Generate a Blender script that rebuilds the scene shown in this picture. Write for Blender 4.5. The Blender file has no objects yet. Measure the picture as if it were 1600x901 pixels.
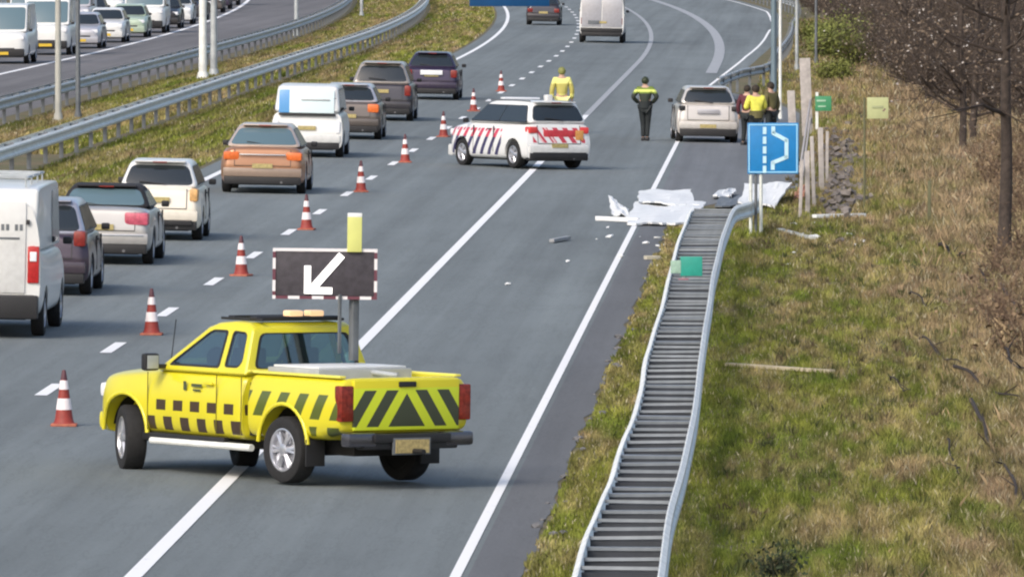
import bpy, bmesh, math, random
import numpy as np
from mathutils import Vector, Matrix
random.seed(7); rng = np.random.default_rng(7)
C = bpy.context.scene.collection
SC = bpy.context.scene
PI = math.pi

# ---------------------------------------------------------------- camera
F = 15300.0; CX, CY = 800.0, 450.5; H = 6.6
psi = math.atan(457 / F); tht = math.atan(617.5 / F)
cd = bpy.data.cameras.new('camera'); cam = bpy.data.objects.new('camera', cd); C.objects.link(cam)
cd.sensor_width = 36; cd.lens = F / 1600 * 36; cd.clip_start = 1; cd.clip_end = 9000
cam.location = (0, 0, H); cam.rotation_euler = (PI / 2 - tht, 0, psi)
SC.camera = cam
# ---------------------------------------------------------------- world, sun, exposure
w = bpy.data.worlds.new('World'); SC.world = w; w.use_nodes = True
nt = w.node_tree; bg = nt.nodes['Background']
sky = nt.nodes.new('ShaderNodeTexSky'); sky.sky_type = 'NISHITA'; sky.sun_disc = False
SUN_EL, SUN_ROT = math.radians(40), math.radians(212)
sky.sun_elevation = SUN_EL; sky.sun_rotation = SUN_ROT; sky.air_density = 1.0; sky.dust_density = 4.0; sky.ozone_density = 1.0
nt.links.new(sky.outputs[0], bg.inputs[0]); bg.inputs[1].default_value = 0.148
sd = bpy.data.lights.new('sun', 'SUN'); sun = bpy.data.objects.new('sun', sd); C.objects.link(sun)
sd.energy = 0.95; sd.angle = math.radians(18); sd.color = (1.0, 0.96, 0.9)
tosun = Vector((math.sin(SUN_ROT) * math.cos(SUN_EL), math.cos(SUN_ROT) * math.cos(SUN_EL), math.sin(SUN_EL)))
sun.rotation_euler = tosun.to_track_quat('Z', 'Y').to_euler(); sun.location = (0, 0, 60)
SC.view_settings.view_transform = 'Standard'; SC.view_settings.look = 'None'
SC.view_settings.exposure = 0.50; SC.view_settings.gamma = 1; SC.view_settings.use_curve_mapping = False
SC.cycles.filter_width = 2.2

# ---------------------------------------------------------------- ground shape and photo point -> place
def curve(D):                      # sideways drift of the motorway as it bends left far away
    return -1.14e-4 * max(0.0, D - 380) ** 2
def tz(u):                         # cross fall of the road, kept flat under the medians
    if u < -16: u = -16
    z = -.02 * (min(u, -.5) + 6.5)
    if u > 3: z += .04 * (u - 3)
    return z
def terr(X, D): return tz(X - curve(D))
_R = Vector((math.cos(psi), math.sin(psi), 0)); _F = Vector((-math.sin(psi) * math.cos(tht), math.cos(psi) * math.cos(tht), -math.sin(tht)))
_U = _R.cross(_F)
def P(px, py, z=0.0):
    d = _F + _R * ((px - CX) / F) + _U * ((CY - py) / F)
    g = 0.0
    for _ in range(12):
        t = (g + z - H) / d.z
        p = Vector((0, 0, H)) + d * t
        g = terr(p.x, p.y)
    return p

# ---------------------------------------------------------------- materials
class V:
    def __init__(s, t, k): s.t = t; s.k = k
    def _m(s, op, o=None, c=None):
        n = s.t.nodes.new('ShaderNodeMath'); n.operation = op
        for i, x in enumerate([s, o, c]):
            if x is None: continue
            if isinstance(x, V): s.t.links.new(x.k, n.inputs[i])
            else: n.inputs[i].default_value = x
        return V(s.t, n.outputs[0])
    def __add__(s, o): return s._m('ADD', o)
    def __sub__(s, o): return s._m('SUBTRACT', o)
    def __mul__(s, o): return s._m('MULTIPLY', o)
    def __truediv__(s, o): return s._m('DIVIDE', o)
    def gt(s, o): return s._m('GREATER_THAN', o)
    def lt(s, o): return s._m('LESS_THAN', o)
    def fract(s): return s._m('FRACT')
    def abs(s): return s._m('ABSOLUTE')
    def mod(s, o): return s._m('FLOORED_MODULO', o)
    def floor(s): return s._m('FLOOR')
    def mx(s, o): return s._m('MAXIMUM', o)
    def clamp(s):
        v = s._m('ADD', 0.0); v.k.node.use_clamp = True; return v
def coords(m, kind='Object'):
    t = m.node_tree; tc = t.nodes.new('ShaderNodeTexCoord'); sp = t.nodes.new('ShaderNodeSeparateXYZ')
    t.links.new(tc.outputs[kind], sp.inputs[0])
    return [V(t, sp.outputs[i]) for i in range(3)]
def noise(m, scale, detail=4, stretch=(1, 1, 1), kind='Object', rough=.6):
    t = m.node_tree; tc = t.nodes.new('ShaderNodeTexCoord'); mp = t.nodes.new('ShaderNodeMapping')
    mp.inputs['Scale'].default_value = stretch
    n = t.nodes.new('ShaderNodeTexNoise'); n.inputs['Scale'].default_value = scale; n.inputs['Detail'].default_value = detail
    n.inputs['Roughness'].default_value = rough
    t.links.new(tc.outputs[kind], mp.inputs[0]); t.links.new(mp.outputs[0], n.inputs['Vector'])
    return V(t, n.outputs['Fac'])
def mix(m, fac, a, b):
    t = m.node_tree; n = t.nodes.new('ShaderNodeMix'); n.data_type = 'RGBA'
    t.links.new(fac.k, n.inputs[0])
    for i, c in ((6, a), (7, b)):
        if isinstance(c, tuple): n.inputs[i].default_value = (*c, 1)
        else: t.links.new(c, n.inputs[i])
    return n.outputs[2]
def ramp(v, lo, hi): return ((v - lo) / (hi - lo)).clamp()
MAT = {}
def mat(name, col, rough=.6, metal=0, var=.12, nscale=3, coat=0, emit=0, bump=0, bscale=60, spec=.5, dirt=None):
    if name in MAT: return MAT[name]
    m = bpy.data.materials.new(name); m.use_nodes = True; MAT[name] = m
    b = m.node_tree.nodes['Principled BSDF']; m['b'] = 0
    b.inputs['Roughness'].default_value = rough; b.inputs['Metallic'].default_value = metal
    b.inputs['Coat Weight'].default_value = coat; b.inputs['Coat Roughness'].default_value = .08
    b.inputs['Specular IOR Level'].default_value = spec
    b.inputs['Base Color'].default_value = (*col, 1)
    L = m.node_tree.links
    out = None
    if var:
        n = noise(m, nscale)
        out = mix(m, ramp(n, .3, .7), tuple(c * (1 - var) for c in col), tuple(min(1, c * (1 + var)) for c in col))
        if dirt:
            z = coords(m)[2]; n2 = noise(m, 7, 5)
            f = (ramp(z * -1, -dirt, -.2) * .28 * ramp(n2, .2, .8)).clamp()
            out = mix(m, f, out, (.11, .10, .085))
        L.new(out, b.inputs['Base Color'])
    if emit: b.inputs['Emission Color'].default_value = (*col, 1); b.inputs['Emission Strength'].default_value = emit
    if bump:
        n = noise(m, bscale); bp = m.node_tree.nodes.new('ShaderNodeBump'); bp.inputs['Strength'].default_value = bump
        bp.inputs['Distance'].default_value = .02
        L.new(n.k, bp.inputs['Height']); L.new(bp.outputs[0], b.inputs['Normal'])
    return m
def setcol(m, sock): m.node_tree.links.new(sock, m.node_tree.nodes['Principled BSDF'].inputs['Base Color'])

def road_mat(name, base, lanes=True):
    m = mat(name, base, rough=.85, var=0, bump=.25, bscale=90)
    big = noise(m, .05, 3, (3, .35, 1)); mid = noise(m, .6, 5, (1, .25, 1)); fine = noise(m, 26, 3, (1, .35, 1)); streak = noise(m, 1.1, 4, (2.4, .02, 1))
    xx = coords(m)[0]; lanew = ((xx + 3.2) / 3.28).fract(); trk = ((lanew - .5).abs() * 2 - .5).abs()
    f = (big * .45 + mid * .22 + fine * .22 + streak * .42 + trk * -.16)
    c = mix(m, ramp(f, .42, .78), tuple(x * .70 for x in base), tuple(x * 1.28 for x in base))
    st_ = noise(m, .28, 6, (1.6, .10, 1), rough=.7); c = mix(m, (ramp(st_, .60, .68) * .30), c, tuple(x * .62 for x in base))
    crack = noise(m, .9, 8, (1.5, .12, 1), rough=.75)
    c2 = mix(m, (ramp((crack - .5).abs() * -1, -.012, 0) * .35), c, tuple(x * .45 for x in base))
    setcol(m, c2); return m
M_road = road_mat('asphalt', (.148, .170, .174))
M_road2 = road_mat('worn asphalt', (.135, .13, .132))
M_road3 = road_mat('shoulder asphalt', (.148, .158, .168))
M_road4 = road_mat('edge asphalt', (.122, .128, .136))
def paint_line(name, col, wear):
    m = mat(name, col, rough=.6, var=0)
    n = noise(m, 9, 6, (1, .4, 1)); n2 = noise(m, 55, 3)
    setcol(m, mix(m, ramp(n * .6 + n2 * .4, .5 + wear, .62 + wear), col, (.22, .22, .22))); return m
M_line = paint_line('white road paint', (.86, .86, .85), .10)
M_wline = paint_line('worn road paint', (.36, .37, .38), .02)
M_galv = mat('galvanised steel', (.42, .45, .46), rough=.5, metal=.25, var=.22, nscale=2.5)
M_galvb = mat('bright galvanised steel', (.74, .76, .73), rough=.5, metal=.0, var=.15, nscale=3)
M_galvd = mat('dull galvanised steel', (.15, .165, .18), rough=.6, metal=.3, var=.25)
M_glass = mat('dark car glass', (.018, .024, .028), rough=.06, var=0, spec=.9)
M_glassb = mat('bluish car glass', (.10, .16, .19), rough=.1, var=0, spec=.8)
M_black = mat('black plastic', (.016, .016, .018), rough=.55, var=.2)
M_tyre = mat('tyre rubber', (.014, .014, .015), rough=.85, var=.25, nscale=20)
M_rim = mat('alloy rim', (.55, .56, .6), rough=.3, metal=.7, var=.08)
M_rimd = mat('dull rim', (.16, .16, .17), rough=.4, metal=.6, var=.1)
M_under = mat('underbody', (.01, .01, .01), rough=.9, var=0)
M_red = mat('red lamp', (.42, .02, .02), rough=.25, var=.2, nscale=14)
M_redd = mat('dark red lamp', (.20, .018, .014), rough=.3, var=.3, nscale=14)
M_orange = mat('orange red lamp', (.68, .15, .03), rough=.3, var=.2, nscale=14)
M_clear = mat('clear lamp', (.75, .77, .8), rough=.15, var=.05)
M_plate = mat('yellow number plate', (.62, .42, .03), rough=.5, var=.1, nscale=25)
M_platem = mat('dull number plate', (.40, .33, .14), rough=.6, var=.3, nscale=22)
M_chrome = mat('chrome', (.55, .57, .6), rough=.25, metal=.9, var=.05)
M_white = mat('white plastic sheet', (.72, .74, .74), rough=.55, var=.1, nscale=5, bump=.3, bscale=9)
M_skin = mat('skin', (.5, .32, .24), rough=.6, var=.08)

# ---------------------------------------------------------------- mesh helpers
def link(name, me, m=None, parent=None, loc=None, rot=None):
    o = bpy.data.objects.new(name, me); C.objects.link(o)
    if m is not None and me is not None:
        if isinstance(m, (list, tuple)):
            for x in m: me.materials.append(x)
        else:
            me.materials.append(m)
    if parent: o.parent = parent
    if loc is not None: o.location = loc
    if rot is not None: o.rotation_euler = rot
    return o
def tag(o, label=None, cat=None, group=None, kind=None):
    if label: o['label'] = label
    if cat: o['category'] = cat
    if group: o['group'] = group
    if kind: o['kind'] = kind
    return o
def thing(name, label, cat, loc=(0, 0, 0), rz=0, group=None):
    o = bpy.data.objects.new(name, None); C.objects.link(o); o.empty_display_size = .2
    o.location = loc; o.rotation_euler = (0, 0, rz)
    return tag(o, label, cat, group)
class MB:
    """collects vertices and faces for one mesh"""
    def __init__(s): s.v = []; s.f = []; s.mi = []
    def add(s, v, f, mi=0):
        k = len(s.v); s.v += [tuple(x) for x in v]; s.f += [tuple(i + k for i in q) for q in f]; s.mi += [mi] * len(f); return s
    def box(s, c, d, rz=0, mi=0, rx=0, ry=0):
        x, y, z = (a / 2 for a in d)
        vs = [Vector((i, j, k)) for i in (-x, x) for j in (-y, y) for k in (-z, z)]
        R = Matrix.Rotation(rz, 3, 'Z') @ Matrix.Rotation(ry, 3, 'Y') @ Matrix.Rotation(rx, 3, 'X')
        vs = [R @ q + Vector(c) for q in vs]
        return s.add(vs, [(0, 1, 3, 2), (4, 6, 7, 5), (0, 4, 5, 1), (2, 3, 7, 6), (0, 2, 6, 4), (1, 5, 7, 3)], mi)
    def tube(s, pts, rad, n=8, cap=True, mi=0):
        pts = [Vector(p) for p in pts]; m = len(pts)
        if not isinstance(rad, (list, tuple)): rad = [rad] * m
        vs = []
        for i, p in enumerate(pts):
            t = (pts[min(i + 1, m - 1)] - pts[max(i - 1, 0)]).normalized()
            a = t.orthogonal().normalized() if i == 0 else (pa - t * pa.dot(t)).normalized()
            pa = a; b = t.cross(a)
            for j in range(n):
                an = 2 * PI * j / n; vs.append(p + (a * math.cos(an) + b * math.sin(an)) * rad[i])
        fs = [(i * n + j, i * n + (j + 1) % n, (i + 1) * n + (j + 1) % n, (i + 1) * n + j) for i in range(m - 1) for j in range(n)]
        if cap: fs += [tuple(range(n))[::-1], tuple((m - 1) * n + j for j in range(n))]
        return s.add(vs, fs, mi)
    def lathe(s, prof, n=16, axis='Z', c=(0, 0, 0), mi=0):
        vs = []
        for r, h in prof:
            for j in range(n):
                a = 2 * PI * j / n
                q = (r * math.cos(a), r * math.sin(a), h) if axis == 'Z' else (h, r * math.cos(a), r * math.sin(a))
                vs.append((q[0] + c[0], q[1] + c[1], q[2] + c[2]))
        m = len(prof)
        fs = [(i * n + j, i * n + (j + 1) % n, (i + 1) * n + (j + 1) % n, (i + 1) * n + j) for i in range(m - 1) for j in range(n)]
        fs += [tuple(range(n))[::-1], tuple((m - 1) * n + j for j in range(n))]
        return s.add(vs, fs, mi)
    def prism(s, poly, off, mi=0):
        """polygon of 3-D points given a thickness vector"""
        n = len(poly); o = Vector(off); p = [Vector(q) for q in poly]
        return s.add(p + [q + o for q in p], [tuple(range(n)), tuple(range(n, 2 * n))[::-1]] + [(i, i + n, (i + 1) % n + n, (i + 1) % n) for i in range(n)], mi)
    def mesh(s, name, bevel=0, smooth=30, seg=2):
        me = bpy.data.meshes.new(name); me.from_pydata(s.v, [], s.f)
        if any(s.mi): me.polygons.foreach_set('material_index', s.mi)
        bm = bmesh.new(); bm.from_mesh(me)
        lo_ = [v for v in bm.verts if not v.link_faces]
        if lo_: bmesh.ops.delete(bm, geom=lo_, context='VERTS')
        bmesh.ops.recalc_face_normals(bm, faces=bm.faces)
        if bevel:
            es = [e for e in bm.edges if len(e.link_faces) == 2 and e.calc_face_angle(0) > math.radians(25)]
            bmesh.ops.bevel(bm, geom=es, offset=bevel, segments=seg, profile=.6, affect='EDGES', clamp_overlap=True)
        sharp(bm, smooth); bm.to_mesh(me); bm.free(); return me
    def build(s, name, m, parent=None, bevel=0, smooth=30, loc=None, rot=None, seg=2):
        return link(name, s.mesh(name, bevel, smooth, seg), m, parent, loc, rot)
def sharp(bm, deg):
    for f in bm.faces: f.smooth = True
    for e in bm.edges: e.smooth = not (len(e.link_faces) != 2 or e.calc_face_angle(0) > math.radians(deg))
def bake(me, mods, smooth=32):
    """run modifiers on a mesh and return the result"""
    o = bpy.data.objects.new('tmp', me); C.objects.link(o); tmp = []
    for kind, kw in mods:
        md = o.modifiers.new(kind, kind)
        for k, v in kw.items():
            if k == 'cut':
                co = bpy.data.objects.new('cut', v); C.objects.link(co); tmp.append(co); md.object = co; md.operation = 'DIFFERENCE'; md.solver = 'EXACT'
            else: setattr(md, k, v)
    bpy.context.view_layer.update()
    dg = bpy.context.evaluated_depsgraph_get()
    r = bpy.data.meshes.new_from_object(o.evaluated_get(dg), depsgraph=dg)
    for x in [o] + tmp: bpy.data.objects.remove(x)
    bm = bmesh.new(); bm.from_mesh(r); bmesh.ops.remove_doubles(bm, verts=bm.verts, dist=.0005); sharp(bm, smooth); bm.to_mesh(r); bm.free()
    return r
def copy_tree(o, parent=None, mats=None):
    c = o.copy(); C.objects.link(c)
    if parent: c.parent = parent
    if mats and c.data is not None:
        nm = c.data.materials[0].name if c.data.materials else ''
        if nm in mats:
            c.data = c.data.copy(); c.data.materials[0] = mats[nm]
    for ch in list(o.children): copy_tree(ch, c, mats)
    return c

# ---------------------------------------------------------------- ground, roads, paint
Ds = [-40, 0, 40] + list(range(60, 380, 8)) + list(range(380, 700, 6)) + [720, 800, 900, 1100, 1500, 2200, 4000, 8000]
def cD(D): return curve(min(D, 720))
def ribbon(mb, edges, zo, Dlist=Ds):
    """edges: list of functions u(D); a strip that lies on the ground"""
    vs = []; n = len(edges)
    for D in Dlist:
        for e in edges:
            u = e(D) if callable(e) else e
            vs.append((u + cD(D), D, tz(u) + zo))
    fs = [(i * n + j, i * n + j + 1, (i + 1) * n + j + 1, (i + 1) * n + j) for i in range(len(Dlist) - 1) for j in range(n - 1)]
    mb.add(vs, fs)
def dl(a, b, st=6):
    n = max(1, int(round((b - a) / st))); return [a + (b - a) * i / n for i in range(n + 1)]
def ground_mat():
    m = mat('verge soil', (.1, .09, .05), rough=.95, var=0, bump=.6, bscale=6)
    a = noise(m, .35, 5); b = noise(m, 3, 6); x, y, z = coords(m)
    c = mix(m, ramp(a, .35, .62), (.055, .075, .018), (.14, .105, .055))
    c = mix(m, ramp(b, .4, .7), c, (.16, .13, .075))
    far = ramp(x, 2.5, 6)
    c = mix(m, far * .7, c, (.13, .085, .055))
    setcol(m, c); return m
M_soil = ground_mat()
mb = MB(); ribbon(mb, [-900, -300, -120, -60, -40, -24, -16, -6.5, -.5, 3, 6, 12, 25, 60, 61], -.004)
# far right keeps level again
o = mb.build('ground', M_soil); tag(o, kind='structure')
def interp(tab):
    def f(D):
        if D <= tab[0][0]: return tab[0][1]
        for (a, x), (b, y) in zip(tab, tab[1:]):
            if D <= b: return x + (y - x) * (D - a) / (b - a)
        return tab[-1][1]
    return f
exit_edge = interp([(330, -3.42), (400, -2.35), (465, -.95), (555, 1.35), (620, 1.5), (4000, 1.5)])
def road_right(D):
    jag = .13 * math.sin(D * .9) + .09 * math.sin(D * 2.3 + 1)
    if D < 330: return -2.74 + jag * .35
    return exit_edge(D) + .55
dR = [-40, 0] + list(np.arange(60, 330, 1.5)) + [d for d in Ds if d > 330]
mb = MB(); ribbon(mb, [-14.1, -11, -6.5, -3.2, road_right], 0.0, dR)
o = mb.build('road', M_road); tag(o, kind='structure')
bay = interp([(203, -3.0), (224, -.15), (300, -.15), (318, -1.2), (332, -3.0)])
mb = MB(); ribbon(mb, [lambda D: -3.2, lambda D: (bay(D) - 3.2) / 2, bay], .004, dl(203, 332, 3))
o = mb.build('emergency_bay', M_road3); tag(o, kind='structure')
mb = MB(); ribbon(mb, [-40.5, -34, -28, -22.9], 0.0)
o = mb.build('opposite_road', M_road2); tag(o, kind='structure')
mb = MB()
def line(mb, uf, wd, D0, D1, st=6, z=.008):
    ribbon(mb, [(lambda D: (uf(D) if callable(uf) else uf) - wd / 2), (lambda D: (uf(D) if callable(uf) else uf) + wd / 2)], z, dl(D0, D1, st))
line(mb, -6.48, .17, 40, 291)
line(mb, lambda D: -3.4 if D < 330 else exit_edge(D), .11, 40, 640)
line(mb, -13.52, .17, 40, 640)
line(mb, -28.45, .22, 60, 640)
line(mb, -38.6, .2, 60, 640)
o = mb.build('lane_lines', M_line); tag(o, kind='structure')
mb = MB()
line(mb, -6.48, .19, 291, 640, z=.009)
line(mb, -3.45, .42, 362, 640, z=.009)
o = mb.build('worn_lane_lines', M_wline); tag(o, kind='structure')
mb = MB()
D0 = P(185, 543).y - 1.5
k = 0
while D0 + 12 * k < 640:
    line(mb, -9.93, .17, D0 + 12 * k - .2, D0 + 12 * k + 3.0, 1.5, z=.008); k += 1
for q in range(1, 5): line(mb, -9.93, .17, D0 - 12 * q, D0 - 12 * q + 3, 1.5)
k = 0
while 60 + 12 * k < 640: line(mb, -33.5, .17, 60 + 12 * k, 63 + 12 * k, 1.5); k += 1
o = mb.build('lane_dashes', M_line); tag(o, kind='structure')
M_grav = mat('dark gravel', (.055, .058, .062), rough=.95, var=.5, nscale=25, bump=.5, bscale=30)  # dark ground colour standing in for the shade between the rails
mb = MB(); ribbon(mb, [lambda D: -3.28, road_right], .004, [d for d in dR if 56 < d < 204])
o = mb.build('road_edge_strip', M_road4); tag(o, kind='structure')
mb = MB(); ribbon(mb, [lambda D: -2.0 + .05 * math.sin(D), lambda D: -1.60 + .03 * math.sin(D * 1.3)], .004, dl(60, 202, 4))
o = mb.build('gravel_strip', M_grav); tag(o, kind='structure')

# ---------------------------------------------------------------- grass (nobody could count it)
def vnoise(x, y, s, seed=0):
    x = x / s; y = y / s; xi = np.floor(x).astype(int); yi = np.floor(y).astype(int); fx = x - xi; fy = y - yi
    fx = fx * fx * (3 - 2 * fx); fy = fy * fy * (3 - 2 * fy)
    def h(a, b): return np.modf(np.abs(np.sin(a * 127.1 + b * 311.7 + seed * 17.3) * 43758.5453))[0]
    return (h(xi, yi) * (1 - fx) + h(xi + 1, yi) * fx) * (1 - fy) + (h(xi, yi + 1) * (1 - fx) + h(xi + 1, yi + 1) * fx) * fy
M_grass = bpy.data.materials.new('grass blades'); M_grass.use_nodes = True
_t = M_grass.node_tree; _a = _t.nodes.new('ShaderNodeVertexColor'); _a.layer_name = 'Col'
_t.links.new(_a.outputs[0], _t.nodes['Principled BSDF'].inputs['Base Color']); _t.nodes['Principled BSDF'].inputs['Roughness'].default_value = .8
_t.nodes['Principled BSDF'].inputs['Specular IOR Level'].default_value = .15
def tzv(u):
    u = np.maximum(u, -16); return -.02 * (np.minimum(u, -.5) + 6.5) + .04 * np.maximum(0, u - 3)
def grass(name, label, u, D, hgt, wid, col):
    n = len(u); cv = -1.14e-4 * np.maximum(0, D - 380) ** 2
    X = u + cv; Z = tzv(u) - .01
    an = rng.uniform(0, 2 * PI, n); ln = rng.normal(0, .30, n) * hgt; la = rng.uniform(0, 2 * PI, n)
    wx = np.cos(an) * wid / 2; wy = np.sin(an) * wid / 2
    v = np.zeros((n, 4, 3))
    v[:, 0] = np.stack([X - wx, D - wy, Z], 1); v[:, 1] = np.stack([X + wx, D + wy, Z], 1)
    mx_, my = X + np.cos(la) * ln * .35, D + np.sin(la) * ln * .35
    v[:, 2] = np.stack([mx_ + wx * .8, my + wy * .8, Z + hgt * .6], 1)
    v[:, 3] = np.stack([X + np.cos(la) * ln, D + np.sin(la) * ln, Z + hgt], 1)
    me = bpy.data.meshes.new(name); me.vertices.add(n * 4); me.vertices.foreach_set('co', v.ravel())
    me.loops.add(n * 6); idx = np.tile(np.array([0, 1, 2, 0, 2, 3]), (n, 1)) + np.arange(n)[:, None] * 4
    me.loops.foreach_set('vertex_index', idx.ravel().astype(np.int32))
    me.polygons.add(n * 2); me.polygons.foreach_set('loop_start', (np.arange(n * 2) * 3).astype(np.int32))
    me.update(calc_edges=True)
    ca = me.color_attributes.new('Col', 'FLOAT_COLOR', 'POINT')
    cc = np.ones((n, 4, 4)); cc[:, :, :3] = col[:, None, :]
    ca.data.foreach_set('color', cc.ravel())
    o = link(name, me, M_grass); tag(o, label, 'grass', kind='stuff'); return o
GREEN = np.array([.108, .155, .024]); GR2 = np.array([.215, .232, .045]); TAN = np.array([.36, .285, .135]); BROWN = np.array([.26, .185, .115]); PALE = np.array([.50, .46, .32]); GREY = np.array([.2, .17, .14])
def gcol(X, D, dry):
    n = len(X)
    t = np.clip(dry + .9 * (vnoise(X, D / 9, .55, 1) - .5) + .8 * (vnoise(X, D / 12, .17, 2) - .5) + .35 * (rng.random(n) - .5), 0, 1)[:, None]
    g = GREEN * (1 - (k := vnoise(X, D / 10, .3, 3)[:, None])) + GR2 * k
    d = TAN * (1 - (q := np.clip(vnoise(X, D / 8, .4, 5) * 1.4 - .2, 0, 1)[:, None])) + BROWN * q
    c = g * (1 - t) + d * t
    c = c * rng.uniform(.6, 1.3, n)[:, None] * (.55 + .8 * vnoise(X, D / 14, .11, 11))[:, None]
    red = np.clip((X - 1.3) / 2.2, 0, 1)[:, None] * .5; c = c * (1 - red) + c.mean(1, keepdims=True) * np.array([1.35, .98, .72]) * red
    pk = rng.random(n) < (.03 + .06 * t[:, 0]); c[pk] = PALE * rng.uniform(.6, 1.05, pk.sum())[:, None]
    return c
# right verge: dense near, thinner far; sampled so that it is even in the view
def samp(n, u0, u1, D0, D1, pw=1.6):
    r = rng.random(n); D = (D0 ** (1 - pw) + r * (D1 ** (1 - pw) - D0 ** (1 - pw))) ** (1 / (1 - pw))
    return rng.uniform(0, 1, n), D
n = 640000
r, D = samp(n, 0, 0, 78, 520, 2.2); umax = np.maximum(1.2, .0225 * D + .8)
u = -1.62 + r * (umax + 1.62)
D_ = D; rb = np.interp(D, [0, 203, 224, 300, 318, 332, 400, 465, 555, 620], [-1.62, -1.62, .05, .05, -.9, -2.0, -1.3, .2, 2.4, 2.6])
keep = u > rb; u, D = u[keep], D[keep]
sz = vnoise(u, D / 6, .22, 9) * .9 + vnoise(u, D / 4, 1.2, 8) * .8
hg = (.02 + .085 * sz) * rng.uniform(.5, 1.4, len(u)) * (.8 + np.clip(u / 4, 0, .8)) * np.clip(D / 170, .85, 1.5)
wd = np.clip(D / 13500, .007, .05) * rng.uniform(.6, 1.6, len(u))
dry = np.clip(.10 + .16 * (u + .6) + .0022 * (D - 110), .05, .92) * .95
grass('verge_grass', 'rough green and straw coloured grass on the verge right of the guard rail', u, D, hg, wd, gcol(u, D, dry))
n = 60000
r, D = samp(n, 0, 0, 78, 203, 2.2); u = -2.78 + r * .8
keep = (u > -2.76 + .10 * (vnoise(u * 0, D, 1.8, 3) + vnoise(u * 0, D, .6, 4) - .7)); u, D = u[keep], D[keep]
grass('strip_grass', 'narrow strip of green grass between the road edge and the guard rail', u, D, .05 * rng.uniform(.4, 1.6, len(u)), np.clip(D / 6500, .012, .05), gcol(u, D, .16 + .3 * (D > 150) + 0 * u))
us = rng.uniform(.6, 5.5, 5200); Dt = rng.uniform(82, 300, 5200); kk = (us < .0235 * Dt + 1.2) & (vnoise(us, Dt / 9, .5, 21) > .5); us, Dt = us[kk], Dt[kk]
kt = rng.random(700); ut = rng.uniform(-.9, 4, 700); Dq = 82 + 170 * kt ** 1.5; sel = (ut < .0225 * Dq + .6); ut, Dq = ut[sel], Dq[sel]
rep = 26; uu_ = np.repeat(ut, rep) + rng.normal(0, .045, len(ut) * rep); dd_ = np.repeat(Dq, rep) + rng.normal(0, .06, len(ut) * rep); tt_ = np.repeat(rng.random(len(ut)), rep)[:, None]
grass('grass_tufts', 'darker coarse tufts and weeds scattered over the right verge', uu_, dd_, rng.uniform(.05, .17, len(uu_)), np.clip(dd_ / 9000, .010, .03), (np.array([.05, .075, .02]) * (1 - tt_) + np.array([.13, .10, .06]) * tt_) * rng.uniform(.6, 1.4, len(uu_))[:, None])
grass('dead_stems', 'thin dead straw coloured stems standing out of the grass of the right verge', us, Dt, rng.uniform(.12, .38, len(us)) * np.clip(us / 2.5, .5, 1.3), np.clip(Dt / 16000, .006, .02), np.outer(rng.uniform(.5, 1.2, len(us)), np.array([.36, .27, .16])))
n = 95000
r, D = samp(n, 0, 0, 185, 640, 1.8); u = -17.7 + r * 3.45
grass('median_grass', 'green and yellow grass between the left lane and the nearest median rail', u, D, .1 * rng.uniform(.4, 1.5, n), np.clip(D / 5500, .02, .12), gcol(u, D / 3, .30 + .25 * vnoise(u, D, 14, 4)))
r, D = samp(n, 0, 0, 240, 640, 1.8); u = -21.9 + r * 3.75
grass('inner_median_grass', 'grass between the two median rails around the lamp posts', u, D, .1 * rng.uniform(.4, 1.5, n), np.clip(D / 5500, .02, .12), gcol(u, D / 3, .35 + .25 * vnoise(u, D, 14, 6)))

# ---------------------------------------------------------------- guard rails
def sweep(mb, path, prof, closed=False):
    """profile (x,z) offsets swept along a path of points lying mostly along Y"""
    n = len(prof); vs = []
    for i, p in enumerate(path):
        a = path[max(0, i - 1)]; b = path[min(len(path) - 1, i + 1)]
        t = Vector((b.x - a.x, b.y - a.y, 0)).normalized(); nx = Vector((t.y, -t.x, 0))
        vs += [p + nx * x + Vector((0, 0, z)) for x, z in prof]
    fs = [(i * n + j, i * n + (j + 1) % n, (i + 1) * n + (j + 1) % n, (i + 1) * n + j) for i in range(len(path) - 1) for j in range(n)]
    mb.add(vs, fs + [tuple(range(n)), tuple(range((len(path) - 1) * n, len(path) * n))])
def wprof(s=1, top=0):
    """W beam, thickness 12 mm, s gives the side it bulges to; z=0 at its top"""
    a = [(0, 0), (.045, -.035), (.045, -.085), (0, -.125), (0, -.185), (.045, -.225), (.045, -.275), (0, -.31)]
    b = [(x - .014, z) for x, z in a][::-1]
    return [(x * s, z) for x, z in a + b]
def spline(pts, n):
    out = []
    P4 = [pts[0]] + pts + [pts[-1]]
    for i in range(1, len(P4) - 2):
        for k in range(n):
            t = k / n; a, b, c, d = P4[i - 1:i + 3]
            out.append(.5 * ((2 * b) + (c - a) * t + (2 * a - 5 * b + 4 * c - d) * t * t + (3 * b - a - 3 * c + d) * t ** 3))
    return out + [pts[-1]]
lp = [(893, 901), (901, 893), (922, 825), (946, 772), (962, 730), (970, 700), (988, 658), (1003, 609), (1009, 567), (1019, 530), (1035, 480), (1047, 430), (1060, 380), (1073, 345), (1084, 322)]
lp[0] = (882, 960)
rp = [(1014, 960), (1029, 901), (1044, 802), (1066, 719), (1080, 658), (1089, 598), (1093, 560), (1099, 520), (1107, 470), (1113, 430), (1121, 395), (1131, 360), (1143, 330)]
Lp = spline([P(x, y, .75) for x, y in lp], 6); Rp = spline([P(x, y, .75) for x, y in rp] + [P(1160, 318, .72), P(1188, 309, .6)], 6)
for i, p in enumerate(Lp): p.z += .012 * math.sin(i * .8)
for i, p in enumerate(Rp): p.z += .015 * math.sin(i * .6 + 1)
gr = thing('guard_rail', 'bent double guard rail with crossbars, running up the verge right of the road', 'guard rail', (-1.55, 140, tz(-1.55)))
gr_inv = Vector((1.55, -140, -tz(-1.55)))
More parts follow.
